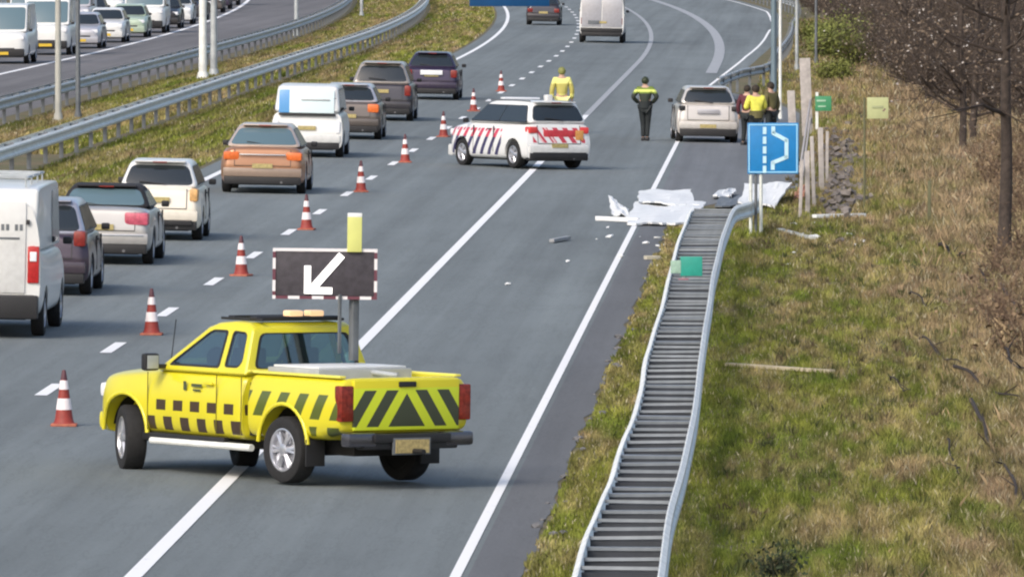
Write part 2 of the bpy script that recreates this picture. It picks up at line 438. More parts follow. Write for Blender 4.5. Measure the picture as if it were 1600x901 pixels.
for path, s in ((Lp, -1), (Rp, 1)):
    mb = MB(); sweep(mb, [p + gr_inv for p in path], wprof(s)); mb.build('rail', M_galvb, gr, smooth=25)
def at_y(path, y):
    for a, b in zip(path, path[1:]):
        if a.y <= y <= b.y: return a.lerp(b, (y - a.y) / (b.y - a.y))
    return path[0] if y < path[0].y else path[-1]
pb = MB(); pb.box((0, 0, -.42), (.07, .05, .64)); pb.box((.0, 0, -.42), (.012, .11, .64))
post_me = pb.mesh('rail_post'); post_me.materials.append(M_galvd)
sp_proto = {}
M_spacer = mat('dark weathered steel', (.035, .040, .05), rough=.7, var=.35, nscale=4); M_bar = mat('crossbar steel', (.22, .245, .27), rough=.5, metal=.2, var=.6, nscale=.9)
y = 80.0; i = 0
yend = min(Lp[-1].y, Rp[-1].y, 206)
while y < yend and i < 98:
    a, b = at_y(Lp, y), at_y(Rp, y); c = (a + b) / 2; L_ = (b.xy - a.xy).length
    box_ = MB().box((0, 0, -.10), (L_ - .04, .05, .15)); o = box_.build('spacer_plate', M_spacer, gr, loc=c + gr_inv + Vector((0, .01, -.035)))  # added plate, coloured dark to give the shade in the crossbar gaps
    mb = MB(); mb.box((0, 0, 0), (L_ - .03, .055, .032))
    o = mb.build('crossbar', M_bar, gr, loc=c + gr_inv + Vector((0, 0, -.035 + random.uniform(-.012, .012))), rot=(random.uniform(-.2, .2), random.uniform(-.014, .014), random.uniform(-.03, .03)))
    o = link('post', post_me, None, gr, loc=c + gr_inv + Vector((0, 0, -.09)))
    y += 1.333; i += 1
def box_part(name, c, d, m, root, bevel=.012, rz=0, rx=0, ry=0, seg=2):
    return MB().box((0, 0, 0), d).build(name, m, root, bevel=bevel, loc=c, rot=(rx, ry, rz), seg=seg)
def simple_rail(label, uf, D0, D1, m, step=8, h=.75, two=True, group=None, npost=90):
    Dm = (D0 + D1) / 2; base = Vector((uf(Dm) + cD(Dm), Dm, tz(uf(Dm)))); g = thing('guard_rail', label, 'guard rail', base, group=group)
    path = [Vector((uf(D) + cD(D), D, tz(uf(D)) + h)) - base for D in dl(D0, D1, step)]
    for s in ((1, -1) if two else (1,)):
        mb = MB(); sweep(mb, [p + Vector((.17 * s if two else 0, 0, 0)) for p in path], wprof(s)); mb.build('rail', m, g, smooth=25)
    n = min(npost, int((D1 - D0) / 4))
    for i in range(n):
        D = D0 + (D1 - D0) * (i + .5) / n; p = Vector((uf(D) + cD(D), D, tz(uf(D)) + h)) - base
        mbx = MB(); 
        o = link('post', post2, None, g, loc=p)
    return g
pb = MB(); pb.box((0, 0, -.4), (.10, .06, .8)); pb.box((0, 0, -.06), (.34, .05, .06)); post2 = pb.mesh('rail_post_double'); post2.materials.append(M_galvd)
simple_rail('long double guard rail in the grass nearest to the queue of cars', lambda D: -18.0, 170, 640, M_galvb, npost=95)
simple_rail('double guard rail beyond the lamp posts beside the opposite road', lambda D: -22.25, 200, 640, M_galv, npost=95)
fr = interp([(315, -2.75), (330, -2.2), (342, -1.2), (378, -1.0), (454, .05), (540, 2.4), (640, 2.6)])
simple_rail('guard rail beyond the emergency bay, beside the far exit lane', fr, 315, 640, M_galv, two=False, npost=60)

# ---------------------------------------------------------------- wheels
WM = {}
def wheel_mesh(R, Wd, spokes=5):
    k = (R, Wd, spokes)
    if k in WM: return WM[k]
    h = Wd / 2; r = R * .64
    t = MB().lathe([(r - .01, -h * .8), (r + .01, -h * .95), (R * .85, -h), (R * .96, -h * .9), (R, -h * .65), (R, h * .65), (R * .96, h * .9), (R * .85, h), (r + .01, h * .95), (r - .01, h * .8), (r - .01, h * .3)], 36, 'X')
    tm = t.mesh('tyre', smooth=35)
    m = MB().lathe([(r, h * .3), (r + .012, h * .88), (r - .012, h * .92), (r - .03, h * .55), (r - .03, h * .35)], 36, 'X')
    m.lathe([(.07, h * .3), (.07, h * .85), (.05, h * .92), (.001, h * .92)], 14, 'X')
    for i in range(spokes):
        a = 2 * PI * i / spokes
        for da in (-.13, .13):
            p0 = Vector((h * .72, math.cos(a) * .05, math.sin(a) * .05)); p1 = Vector((h * .62, math.cos(a + da) * (r - .01), math.sin(a + da) * (r - .01)))
            m.tube([p0, p1], [.024, .02], 5)
    rm = m.mesh('rim', smooth=35)
    bk = MB().lathe([(r - .012, h * .28), (r - .012, h * .34)], 24, 'X').mesh('rim_back')
    bm = bk
    tm.materials.append(M_tyre); rm.materials.append(M_rim); bk.materials.append(M_black)
    WM[k] = (tm, rm, bk); return WM[k]
def wheel(root, x, y, R, Wd, side, rim=None, steer=0, spokes=5):
    tm, rm, bk = wheel_mesh(R, Wd, spokes)
    o = link('wheel', tm, None, root, loc=(x, y, R), rot=(0, 0, (0 if side > 0 else PI) + steer))
    r = link('rim', rm, None, o); link('brake_disc', bk, None, o)
    if rim: 
        r.material_slots[0].link = 'OBJECT'; r.material_slots[0].material = rim
    return o

# ---------------------------------------------------------------- car bodies
def ring(w, zb, zt, crown=.02, fl=.92, wide=1.0):
    h = zt - zb
    half = [(w * .84, zb), (w * .955, zb + .05 * h), (w * 1.0, zb + .22 * h), (w * 1.0, zb + .5 * h), (w * .985, zb + .70 * h), (w * .945, zb + .89 * h), (w * fl * .94, zt), (w * .55, zt + crown * .7)]
    return [(0, zb)] + half + [(0, zt + crown)] + [(-x, z) for x, z in half[::-1]]
def loft(stations):
    mb = MB(); n = None; vs = []
    for y, w, zb, zt, cr in stations:
        r = ring(w, zb, zt, cr); n = len(r); vs += [(x, y, z) for x, z in r]
    m = len(stations)
    fs = [(i * n + j, i * n + (j + 1) % n, (i + 1) * n + (j + 1) % n, (i + 1) * n + j) for i in range(m - 1) for j in range(n)]
    fs += [tuple(range(n)), tuple((m - 1) * n + j for j in range(n))[::-1]]
    mb.add(vs, fs); return mb
def arch_cut(axles, R, W):
    mb = MB()
    for ay in axles:
        for s in (1, -1):
            a, b = sorted((s * (W / 2 - .30), s * (W / 2 + .3)))
            mb.lathe([(R + .055, a), (R + .055, b)], 30, 'X', (0, ay, R + .01))
    return mb.mesh('arch')
def cabin_x(prof, wb, wr, z):
    z0 = min(p[1] for p in prof); z1 = max(p[1] for p in prof); t = max(0, min(1, (z - z0) / (z1 - z0)))
    return wb + (wr - wb) * t
def cabin(prof, wb, wr, name, m, root, bevel=.05):
    """prof: side outline (y,z); walls lean in from wb at the belt to wr at the roof"""
    n = len(prof); mb = MB()
    vs = [(-cabin_x(prof, wb, wr, z), y, z) for y, z in prof] + [(cabin_x(prof, wb, wr, z), y, z) for y, z in prof]
    mb.add(vs, [tuple(range(n)), tuple(range(n, 2 * n))[::-1]] + [(i, i + n, (i + 1) % n + n, (i + 1) % n) for i in range(n)])
    return mb.build(name, m, root, bevel=bevel, smooth=40, seg=3)
def roundpoly(pts, r, n=3):
    pts = [Vector(p) for p in pts]; out = []; m = len(pts)
    for i, p in enumerate(pts):
        a, b = pts[i - 1] - p, pts[(i + 1) % m] - p; q = min(r, a.length * .45, b.length * .45)
        s0, s1 = p + a.normalized() * q, p + b.normalized() * q
        for k in range(n + 1):
            t = k / n; out.append(s0 * (1 - t) ** 2 + p * 2 * t * (1 - t) + s1 * t * t)
    return out
def side_glass(prof, wb, wr, poly, s, root, m=None, name='side_window', off=.007):
    pts = [(s * (cabin_x(prof, wb, wr, z) + off), y, z) for y, z in poly]
    return MB().prism(roundpoly(pts, .07), (-s * .03, 0, 0)).build(name, m or M_glass, root)
def slope_glass(a, b, wa, wb_, root, name, m=None, off=.008, lo=.08, hi=.92):
    """window on the sloping face between side-outline points a (bottom) and b (top)"""
    a, b = Vector((0, *a)), Vector((0, *b)); d = b - a
    nrm = Vector((0, -d.z, d.y)).normalized()
    if (nrm.y > 0) != (a.y > 0 if abs(a.y - b.y) < 1e-6 else (a.y - b.y) > 0): nrm = -nrm
    p = a + d * lo; q = a + d * hi; wl = wa + (wb_ - wa) * lo; wh = wa + (wb_ - wa) * hi
    poly = [Vector((-wl, p.y, p.z)), Vector((wl, p.y, p.z)), Vector((wh * .98, q.y, q.z)), Vector((-wh * .98, q.y, q.z))]
    poly = [v + nrm * off for v in roundpoly(poly, .12)]
    return MB().prism(poly, -nrm * .03).build(name, m or M_glass, root, bevel=.004)
def box_part(name, c, d, m, root, bevel=.012, rz=0, rx=0, ry=0, seg=2):
    return MB().box((0, 0, 0), d).build(name, m, root, bevel=bevel, loc=c, rot=(rx, ry, rz), seg=seg)

def make_car(name, label, cat, paint, L, W, Hh, belt, ws, rf, rr, rb, tail_z, hood=.85, R=.31, ax=(.88, .82), group=None, gap=.2,
             lights=M_red, lpos=(.62, .82), lsize=(.26, .15), bumper=None, glass=None, plate_z=.62, windows=(.0,), roofw=.70, vanlike=False, roofm=None,
             rearwin=(.12, .88), lower=M_black, rim=None, front_lights=True, rear_strip=None):
    root = thing(name, label, cat, group=group)
    f, b = L / 2, -L / 2; w = W / 2
    st = [(f, w * .60, gap + .12, hood - .16, .02), (f - .05, w * .78, gap + .03, hood - .08, .02), (f - .2, w * .92, gap, hood, .03), (f - .55, w * .985, gap, hood + .04, .04),
          (ws + .05, w, gap, belt - .02, .04), (ws - .1, w, gap, belt, .02), (0, w, gap, belt, .02), (rb + .15, w, gap, belt + .01, .02), (rb + .0, w * .995, gap, (belt + tail_z) / 2, .02),
          (min(rb, b + .30) - .0, w * .975, gap, tail_z, .02), (b + .10, w * .94, gap + .02, tail_z - .01, .01), (b + .02, w * .87, gap + .05, tail_z - .04, .01), (b, w * .80, gap + .09, tail_z - .10, .005)]
    st = sorted(st, key=lambda s: -s[0])
    body = bake(loft(st).mesh('body_shape'), [('SUBSURF', dict(levels=2, render_levels=2))])
    sl = 0 if vanlike else .17
    def shy(z): return max(0, z - .62) * sl
    for v_ in body.vertices:
        if v_.co.y < b + .5: v_.co.y += shy(v_.co.z) * min(1, (b + .5 - v_.co.y) / .4)
    fa, ra = f - ax[0], b + ax[1]
    body = bake(body, [('BOOLEAN', dict(cut=arch_cut((fa, ra), R, W)))])
    body.name = 'body'; body.materials.clear(); link('body', body, paint, root)
    box_part('underbody', (0, 0, gap + .06), (W - .5, L - .5, .16), M_under, root, bevel=0)
    prof = [(ws, belt - .02), (rf, Hh - .06), (rf - .28, Hh - .012), ((rf + rr) / 2, Hh), (rr + .25, Hh - .015), (rr, Hh - .05), (rb, tail_z if not vanlike else belt)]
    prof[-1] = (rb, min(tail_z, belt + .02))
    wb, wr = w * .915, w * (roofw if vanlike else roofw - .02)
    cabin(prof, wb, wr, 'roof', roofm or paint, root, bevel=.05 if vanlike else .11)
    zt, zb = Hh - .13, belt + .05
    def ymap(z, a, c): return a[0] + (c[0] - a[0]) * (z - a[1]) / (c[1] - a[1])
    A, B_ = (ws, belt - .02), (rf, Hh - .06); Cc, Dd = (rb, prof[-1][1]), (rr, Hh - .05)
    yf0, yf1 = ymap(zb, A, B_) - .12, ymap(zt, A, B_) - .10
    yr0, yr1 = ymap(zb, Cc, Dd) + .16, ymap(zt, Cc, Dd) + .14
    cuts = [1.0] if vanlike else ([.5, 1.0] if L < 4.3 else [.4, .78, 1.0])
    for s in (1, -1):
        if not vanlike: side_glass(prof, wb, wr, [(yf0 + .03, zb - .02), (yf1 + .02, zt + .015), (yr1 - .02, zt + .015), (yr0 - .03, zb - .02)], s, root, M_black, name='window_seal', off=.003)
        t0 = 0
        for t1 in ([.34] if vanlike else cuts):
            g = .014
            l0 = yf0 + (yr0 - yf0) * t0 - (g if t0 else 0); l1 = yf0 + (yr0 - yf0) * t1 + (g if t1 < 1 else 0)
            h0 = yf1 + (yr1 - yf1) * t0 - (g if t0 else 0); h1 = yf1 + (yr1 - yf1) * t1 + (g if t1 < 1 else 0)
            side_glass(prof, wb, wr, [(l0, zb), (h0, zt), (h1, zt), (l1, zb)], s, root, glass); t0 = t1
    slope_glass(A, B_, wb * .93, wr * .96, root, 'windscreen', glass)
    slope_glass(Cc, Dd, wb * .9, wr * .95, root, 'rear_window', glass, lo=rearwin[0], hi=rearwin[1])
    for s in (1, -1):
        wheel(root, s * (w - .11), fa, R, .2, s, rim); wheel(root, s * (w - .11), ra, R, .2, s, rim)
        lx = w * .93 - lsize[0] / 2
        box_part('tail_light', (s * lx, b + .10 + shy(lpos[0]), (lpos[0] + lpos[1]) / 2), (lsize[0], .23, lpos[1] - lpos[0]), lights, root, bevel=.04, rz=s * -.10)
        if front_lights: box_part('headlight', (s * (w * .84 - .14), f - .17, hood - .14), (.3, .24, .15), M_clear, root, bevel=.04)
        MB().box((0, 0, 0), (.14, .08, .11)).build('mirror', M_black, root, bevel=.03, loc=(s * (w + .05), ws - .22, belt + .04))
    box_part('rear_bumper', (0, b + .10, gap + .26), (W * .93, .26, .20), bumper or paint, root, bevel=.05)
    box_part('rear_valance', (0, b + .12, gap + .085), (W * .90, .26, .17), lower, root, bevel=.03)
    box_part('front_bumper', (0, f - .10, gap + .17), (W * .86, .26, .28), bumper or paint, root, bevel=.05)
    box_part('grille', (0, f - .035, gap + .26), (W * .5, .12, .16), M_black, root, bevel=.02)
    if not vanlike and name != 'small_van':
        tl_ = -math.atan(sl); z0s, z1s = gap + .40, belt - .03; zm = (z0s + z1s) / 2
        for s in (1, -1):
            box_part('tailgate_seam', (s * w * .66, b + .014 + shy(zm), zm), (.014, .03, z1s - z0s), M_black, root, bevel=0, rx=tl_)
            for dy in (-.02, .95 if L < 4.3 else 1.05): box_part('door_seam', (s * (w - .012), dy - .35, (gap + belt) / 2 + .05), (.03, .012, belt - gap - .25), M_black, root, bevel=0)
            box_part('door_handle', (s * (w - .004), -.15, belt - .14), (.03, .15, .025), M_black, root, bevel=.006)
        box_part('tailgate_seam', (0, b + .010, z0s), (w * 1.32, .03, .014), M_black, root, bevel=0)
        box_part('roof_spoiler', (0, rr - .02, Hh - .035), (W * roofw * .84, .20, .03), roofm or paint, root, bevel=.012)
        box_part('rear_wiper', (-.12, (rb + rr) / 2 - .05 - (rr - rb) * .25, (tail_z + Hh) / 2 - .17), (.5, .02, .02), M_black, root, bevel=.004, ry=.12)
        box_part('brake_lamp', (0, rr - .125, Hh - .045), (.26, .02, .02), M_redd, root, bevel=0)
        MB().tube([(w * .45, b + .12, gap + .05), (w * .45, b - .02, gap + .05)], .028, 8).build('exhaust', M_rimd, root)
    box_part('number_plate', (0, b - .03 + shy(plate_z), plate_z), (.44, .02, .10), M_platem, root, bevel=0)
    box_part('number_plate', (0, f + .03, gap + .14), (.52, .02, .11), M_plate, root, bevel=0)
    root['L'] = L; root['W'] = W
    return root
def put(root, px, py, yaw=0.0, corner='rr'):
    """stand a car so that its rear right (rr) or front left (fl, for oncoming) ground corner is at a photo point"""
    p = P(px, py); L, W = root['L'], root['W']
    loc = Vector((W / 2 - .05, -L / 2, 0)) if corner == 'rr' else Vector((-W / 2 + .05, L / 2, 0))
    c = p - Matrix.Rotation(yaw, 3, 'Z') @ loc
    root.location = (c.x, c.y, terr(c.x, c.y)); root.rotation_euler = (0, -.0 if abs(yaw) > 1 else math.atan(.02), yaw)
    if abs(yaw) > 1: root.rotation_euler = (0, 0, yaw)
    for k in ('L', 'W'): del root[k]
    return root
def paint(name, col, metal=.3, rough=.3, dirt=.7, coat=.4, var=.05): return mat(name, col, rough=rough, metal=metal, coat=coat, var=var, nscale=1.5, dirt=dirt)
PW = paint('white car paint', (.70, .71, .70), 0); PC = paint('cream car paint', (.76, .71, .61), 0); PS = paint('silver car paint', (.46, .45, .44), .35)
PP = paint('plum grey car paint', (.055, .04, .06), .3); PB = paint('bronze car paint', (.37, .185, .10), .35); PK = paint('black car paint', (.018, .018, .022), .2)
PD = paint('dark grey car paint', (.045, .043, .055), .35); PT = paint('taupe car paint', (.13, .11, .10), .4); PV = paint('dark violet car paint', (.035, .024, .06), .35)
PG = paint('pale green car paint', (.42, .52, .40), .1); PL = paint('pale grey car paint', (.5, .5, .54), .3)
M_soft = mat('black soft top', (.02, .02, .024), rough=.9, var=.2)
QG = 'cars queuing in the left lane'
# queue, near to far
v = make_car('delivery_van', 'large white panel van with roof rack at the left edge, nearest of the queue', 'van', PW, 5.0, 2.0, 2.22, 1.25, 2.0, 1.35, -2.38, -2.49, 2.05, hood=1.15, R=.34, ax=(.9, 1.0), group=QG,
             gap=.28, lights=M_red, lpos=(.86, 1.36), lsize=(.13, .2), bumper=M_black, vanlike=True, roofw=.93, plate_z=.72, rearwin=(.5, .52))
for s in (-1, 1):
    box_part('rear_door', (s * .385, -2.508, 1.33), (.75, .03, 1.34), PW, v, bevel=.015)
    box_part('door_hinge', (s * .79, -2.53, 1.7), (.05, .03, .07), M_black, v, bevel=.005)
box_part('door_handle', (.07, -2.53, 1.15), (.04, .03, .2), M_black, v, bevel=.005)
rk = MB()
for s in (-1, 1): rk.tube([(s * .72, -2.2, 2.33), (s * .72, 1.0, 2.33)], .02, 6)
for yy in (-2.15, -1.1, 0, .9):
    rk.tube([(-.75, yy, 2.33), (.75, yy, 2.33)], .018, 6)
    for s in (-1, 1): rk.tube([(s * .72, yy, 2.15), (s * .72, yy, 2.33)], .015, 5)
rk.build('roof_rack', M_galv, v)
box_part('step_bumper', (0, -2.56, .46), (1.92, .22, .34), M_black, v, bevel=.03)
for s in (-1, 1): box_part('light_cluster', (s * .875, -2.50, 1.08), (.17, .06, .54), M_red, v, bevel=.02)
box_part('reversing_lamp', (.875, -2.54, 1.20), (.10, .02, .14), M_clear, v, bevel=.01)
em = MB()
for i, dx in enumerate((0, .07, .2, .27)): em.box((.42 + dx, -2.527, 1.62), (.045, .006, .09))
em.box((.52, -2.527, 1.46), (.3, .006, .03)); tag(em.build('lettering', M_galvd, v), 'small illegible grey lettering')
v['L'] = 5.0; v['W'] = 2.0; put(v, 58, 529)
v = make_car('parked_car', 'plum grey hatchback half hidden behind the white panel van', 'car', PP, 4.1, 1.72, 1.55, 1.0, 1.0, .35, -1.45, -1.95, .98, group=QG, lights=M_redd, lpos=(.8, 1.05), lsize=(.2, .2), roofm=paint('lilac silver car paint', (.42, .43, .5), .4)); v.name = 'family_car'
put(v, 134, 463)
v = make_car('convertible_car', 'silver convertible with closed black soft top and pale rear window', 'car', PS, 4.4, 1.78, 1.38, .96, .75, .1, -.95, -1.4, 1.0, group=QG, lights=mat('pink lamp', (.48, .09, .14), rough=.25, var=.3, nscale=12), lpos=(.70, .92), lsize=(.42, .17), roofm=M_soft, glass=M_glassb, bumper=PS, plate_z=.66)
box_part('bumper_strip', (0, -2.22, .52), (1.5, .04, .03), M_chrome, v, bevel=.005)
put(v, 232, 415)
v = make_car('small_car', 'cream white small hatchback with a dark rear window', 'car', PC, 3.75, 1.62, 1.50, 1.0, .95, .35, -1.35, -1.72, .98, group=QG, lights=mat('amber lamp', (.6, .35, .14), rough=.3, var=.3, nscale=12), lpos=(.74, .98), lsize=(.16, .24), plate_z=.76, R=.3, roofm=PW)
box_part('bumper_insert', (0, -1.91, .34), (1.3, .05, .1), M_black, v, bevel=.02)
put(v, 309, 377)
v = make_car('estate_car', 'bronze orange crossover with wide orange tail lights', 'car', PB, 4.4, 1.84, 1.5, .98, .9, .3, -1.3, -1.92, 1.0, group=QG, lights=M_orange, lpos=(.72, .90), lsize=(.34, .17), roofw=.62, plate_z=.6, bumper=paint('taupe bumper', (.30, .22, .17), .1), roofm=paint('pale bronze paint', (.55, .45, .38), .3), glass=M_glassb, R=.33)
box_part('tailgate_trim', (0, -2.225, .84), (1.0, .03, .03), M_chrome, v, bevel=.005)
put(v, 472, 304)
v = make_car('small_van', 'white compact van with blue and white rear window', 'van', PW, 4.4, 1.78, 1.78, 1.1, 1.3, .75, -2.0, -2.18, 1.1, group=QG, lights=M_clear, lpos=(.6, .9), lsize=(.12, .2), plate_z=.72, roofw=.84, glass=M_glass, hood=.95, rearwin=(.55, .57))
M_rw = mat('blue and white film', (.5, .6, .65), rough=.2, var=0)  # window reflection set as flat colour, with a blue tint at left
_x = coords(M_rw); setcol(M_rw, mix(M_rw, (_x[0]).lt(-.42), (.62, .74, .76), (.06, .26, .55)))
box_part('rear_screen', (-.02, -2.14, 1.37), (1.36, .03, .58), M_rw, v, bevel=.02, rx=-.2)
box_part('rear_sill', (0, -2.19, 1.05), (1.4, .05, .05), M_black, v, bevel=.01)
box_part('screen_trim', (.2, -2.165, 1.42), (.7, .02, .035), M_galv, v, bevel=.003, rx=-.2)
put(v, 532, 247)
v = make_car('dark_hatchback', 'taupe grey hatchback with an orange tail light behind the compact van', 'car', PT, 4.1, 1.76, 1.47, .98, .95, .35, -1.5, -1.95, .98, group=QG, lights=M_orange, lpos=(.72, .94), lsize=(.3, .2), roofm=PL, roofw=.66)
put(v, 592, 219)
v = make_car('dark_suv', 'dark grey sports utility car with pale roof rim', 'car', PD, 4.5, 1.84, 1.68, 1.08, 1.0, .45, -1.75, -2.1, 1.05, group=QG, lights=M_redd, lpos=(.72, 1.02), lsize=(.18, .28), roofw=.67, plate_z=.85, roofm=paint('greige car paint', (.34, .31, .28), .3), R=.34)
put(v, 642, 190)
v = make_car('violet_car', 'dark violet car farthest up the standing queue', 'car', PV, 4.4, 1.74, 1.5, 1.0, .9, .3, -1.5, -2.0, 1.0, group=QG, lights=M_redd, lpos=(.7, .95), lsize=(.2, .2), plate_z=.78, roofw=.64)
box_part('white_plate', (0, -2.24, .86), (.7, .03, .15), M_clear, v, bevel=.01)
put(v, 714, 157)
v = make_car('distant_car', 'small dark car driving away below the blue overhead sign', 'car', PD, 4.2, 1.7, 1.45, .98, .9, .3, -1.4, -1.95, .98, lights=M_redd)
put(v, 874, 40)
v = make_car('box_van', 'tall white van driving away in the middle lane', 'van', PW, 5.4, 1.98, 2.4, 1.3, 2.1, 1.5, -2.55, -2.69, 2.3, hood=1.2, R=.35, ax=(1.0, 1.1), gap=.3, bumper=M_black, lights=M_redd, lpos=(.8, 1.1), lsize=(.1, .2), vanlike=True, roofw=.94, plate_z=.9, rearwin=(.5, .52))
for s in (-1, 1): box_part('rear_door', (s * .45, -2.708, 1.45), (.86, .03, 1.5), PL, v, bevel=.015)
box_part('plate_holder', (-.35, -2.74, .9), (.5, .03, .16), M_galvd, v, bevel=.01)
put(v, 973, 68)
v = make_car('silver_estate_car', 'silver white estate car standing in the emergency bay', 'car', paint('pearl car paint', (.56, .53, .50), .3), 4.3, 1.68, 1.5, 1.02, .9, .3, -1.72, -2.05, 1.02, lights=M_black, lpos=(.84, .98), lsize=(.16, .12), bumper=paint('pearl bumper', (.6, .58, .55), .2), plate_z=.44, lower=M_black)
box_part('tailgate_recess', (0, -2.17, .83), (.6, .03, .12), PL, v, bevel=.02)
box_part('dark_valance', (0, -2.17, .27), (1.5, .08, .2), M_black, v, bevel=.03)
put(v, 1152, 224, yaw=math.radians(3.5))

# ---------------------------------------------------------------- oncoming traffic jam across the median
OG = 'oncoming traffic jam on the opposite road'
def opp_car(lane, D, kind, paintm, label):
    if kind == 'van':
        r = make_car('jammed_van', label, 'van', paintm, 5.0, 1.98, 2.25, 1.22, 2.0, 1.35, -2.35, -2.48, 2.1, hood=1.12, R=.34, gap=.26, group=OG, vanlike=True, roofw=.9, bumper=M_black, glass=M_glassb)
    else:
        r = make_car('jammed_car', label, 'car', paintm, 4.2, 1.76, 1.48, .98, .9, .3, -1.5, -1.95, .98, group=OG, bumper=paintm)
    for k in ('L', 'W'): del r[k]
    D -= 11; lane += .4; X = lane + cD(D); r.location = (X, D, tz(lane)); r.rotation_euler = (0, 0, PI + math.atan((cD(D + 2) - cD(D - 2)) / 4) * -1)
    return r
ov = opp_car(-30.5, 380, 'van', PW, 'big white van at the left edge across the median, windscreen in view')
oc = opp_car(-30.2, 416, 'car', PL, 'grey car behind the white vans across the median')
def opp_copy(src, lane, D, label, mats=None):
    r = copy_tree(src, mats=mats); r['label'] = label; D -= 11; lane += .4; X = lane + cD(D); r.location = (X, D, tz(lane)); r.rotation_euler = (0, 0, PI + math.atan((cD(D + 2) - cD(D - 2)) / 4) * -1); return r
g_ = PL.name
opp_copy(ov, -30.4, 400, 'second white van across the median, behind the near lamp post')
opp_copy(oc, -30.2, 432, 'white car across the median just past the grey car', {g_: PW})
opp_copy(oc, -30.1, 447, 'yellowish green car between white ones across the median', {g_: PG})
opp_copy(ov, -30.1, 461, 'white van between cars, nearly halfway to the tall white pole across the median')
opp_copy(oc, -30.0, 476, 'black car left of the tall white pole across the median', {g_: PK})
opp_copy(oc, -30.0, 490, 'white car left of the tall white pole across the median', {g_: PW})
opp_copy(oc, -29.9, 505, 'dark car directly behind the tall white pole across the median', {g_: PD})
opp_copy(oc, -30.0, 521, 'black car right of the tall white pole across the median', {g_: PK})
opp_copy(oc, -30.0, 537, 'taupe car in the jam right of the tall white pole', {g_: PT})
opp_copy(oc, -30.0, 553, 'dark violet car far up the jam right of the tall white pole', {g_: PV})
opp_copy(ov, -30.0, 571, 'white van at the top edge farthest away in the near lane of the jam')
opp_copy(ov, -33.6, 405, 'white van in the far lane at the left edge, behind the first van')
opp_copy(oc, -33.6, 420, 'plum grey car in the far lane above the second van', {g_: PP})
opp_copy(ov, -33.6, 435, 'white van in the far lane above the grey car')
opp_copy(oc, -33.6, 449, 'white car in the far lane at the top left', {g_: PW})
opp_copy(ov, -33.6, 463, 'grey white van in the far lane at the top edge', {PW.name: PL})
opp_copy(oc, -33.6, 477, 'dark car in the far lane at the top edge', {g_: PD})
opp_copy(ov, -33.5, 492, 'third white van of the far lane at the top edge')
opp_copy(oc, -33.5, 507, 'silver car in the far lane at the top edge', {g_: PS})
opp_copy(oc, -33.5, 522, 'black car in the far lane beside the pole top', {g_: PK})
opp_copy(oc, -33.5, 538, 'white car in the far lane beside the pole top', {g_: PW})

# ---------------------------------------------------------------- police car
def police():
    M = mat('police livery', (.72, .73, .73), rough=.3, coat=.4, var=0)
    x, y, z = coords(M)
    s1 = (y * .83 + z * .56) / .30; fr_ = s1.fract()
    zone = y.gt(-.75) * y.lt(2.1) * z.gt(.30) * z.lt(.93) * x.abs().gt(.60)
    blue = fr_.lt(.42) * zone * z.lt(.72); red = fr_.lt(.42) * zone * z.gt(.72)
    redb = fr_.gt(.55) * fr_.lt(.8) * zone * z.gt(.86)
    c = mix(M, blue, (.72, .73, .73), (.045, .04, .12)); c = mix(M, red.mx(redb), c, (.55, .03, .08))
    rear = y.lt(-1.82) * z.gt(.62) * z.lt(.98) * x.abs().lt(.72)
    c = mix(M, rear * (((x * .8 + z * .6) / .22).fract().lt(.5)), c, (.50, .04, .07)); rs = (x * .8 + z * .6) / .26
    c = mix(M, rear * rs.fract().lt(.18) * x.lt(-.1), c, (.75, .5, .5))
    setcol(M, c)
    v = make_car('police_car', 'white police car with red and blue diagonal stripes parked across the lane line', 'police car', M, 4.05, 1.78, 1.62, 1.06, 1.10, .25, -1.72, -1.98, 1.08, hood=.95, R=.325, ax=(.85, .72),
                 lights=mat('police tail lamp', (.60, .05, .05), rough=.3, var=.2), lpos=(.84, 1.0), lsize=(.24, .16), bumper=PW, plate_z=.55, roofm=PW, roofw=.72, rim=M_rim)
    for s in (-1, 1):
        MB().box((0, 0, 0), (.03, 1.9, .03)).build('roof_rail', M_galvd, v, bevel=.01, loc=(s * .58, -.65, 1.605))
    lb = box_part('light_bar', (0, -.1, 1.655), (1.0, .2, .05), M_clear, v, bevel=.03)
    box_part('antenna_box', (.2, -1.1, 1.68), (.16, .18, .16), PW, v, bevel=.03)
    box_part('red_band', (.05, -1.985, .84), (.95, .03, .17), mat('red reflective', (.5, .045, .06), rough=.4, var=.25, nscale=6), v, bevel=.01)
    box_part('amber_patch', (.56, -2.0, .80), (.22, .02, .24), mat('amber reflective', (.62, .30, .09), rough=.4, var=.2, nscale=9), v, bevel=.005)
    box_part('valance', (0, -1.95, .33), (1.5, .2, .16), M_black, v, bevel=.02)
    th = math.radians(31.5); q = P(806, 263.5)
    R_ = Matrix.Rotation(th, 3, 'Z'); c = q - R_ @ Vector((-.78, -2.025 + .72, 0))
    v.location = (c.x, c.y, terr(c.x, c.y)); v.rotation_euler = (0, math.atan(.02), th)
    for k in ('L', 'W'): del v[k]
police()

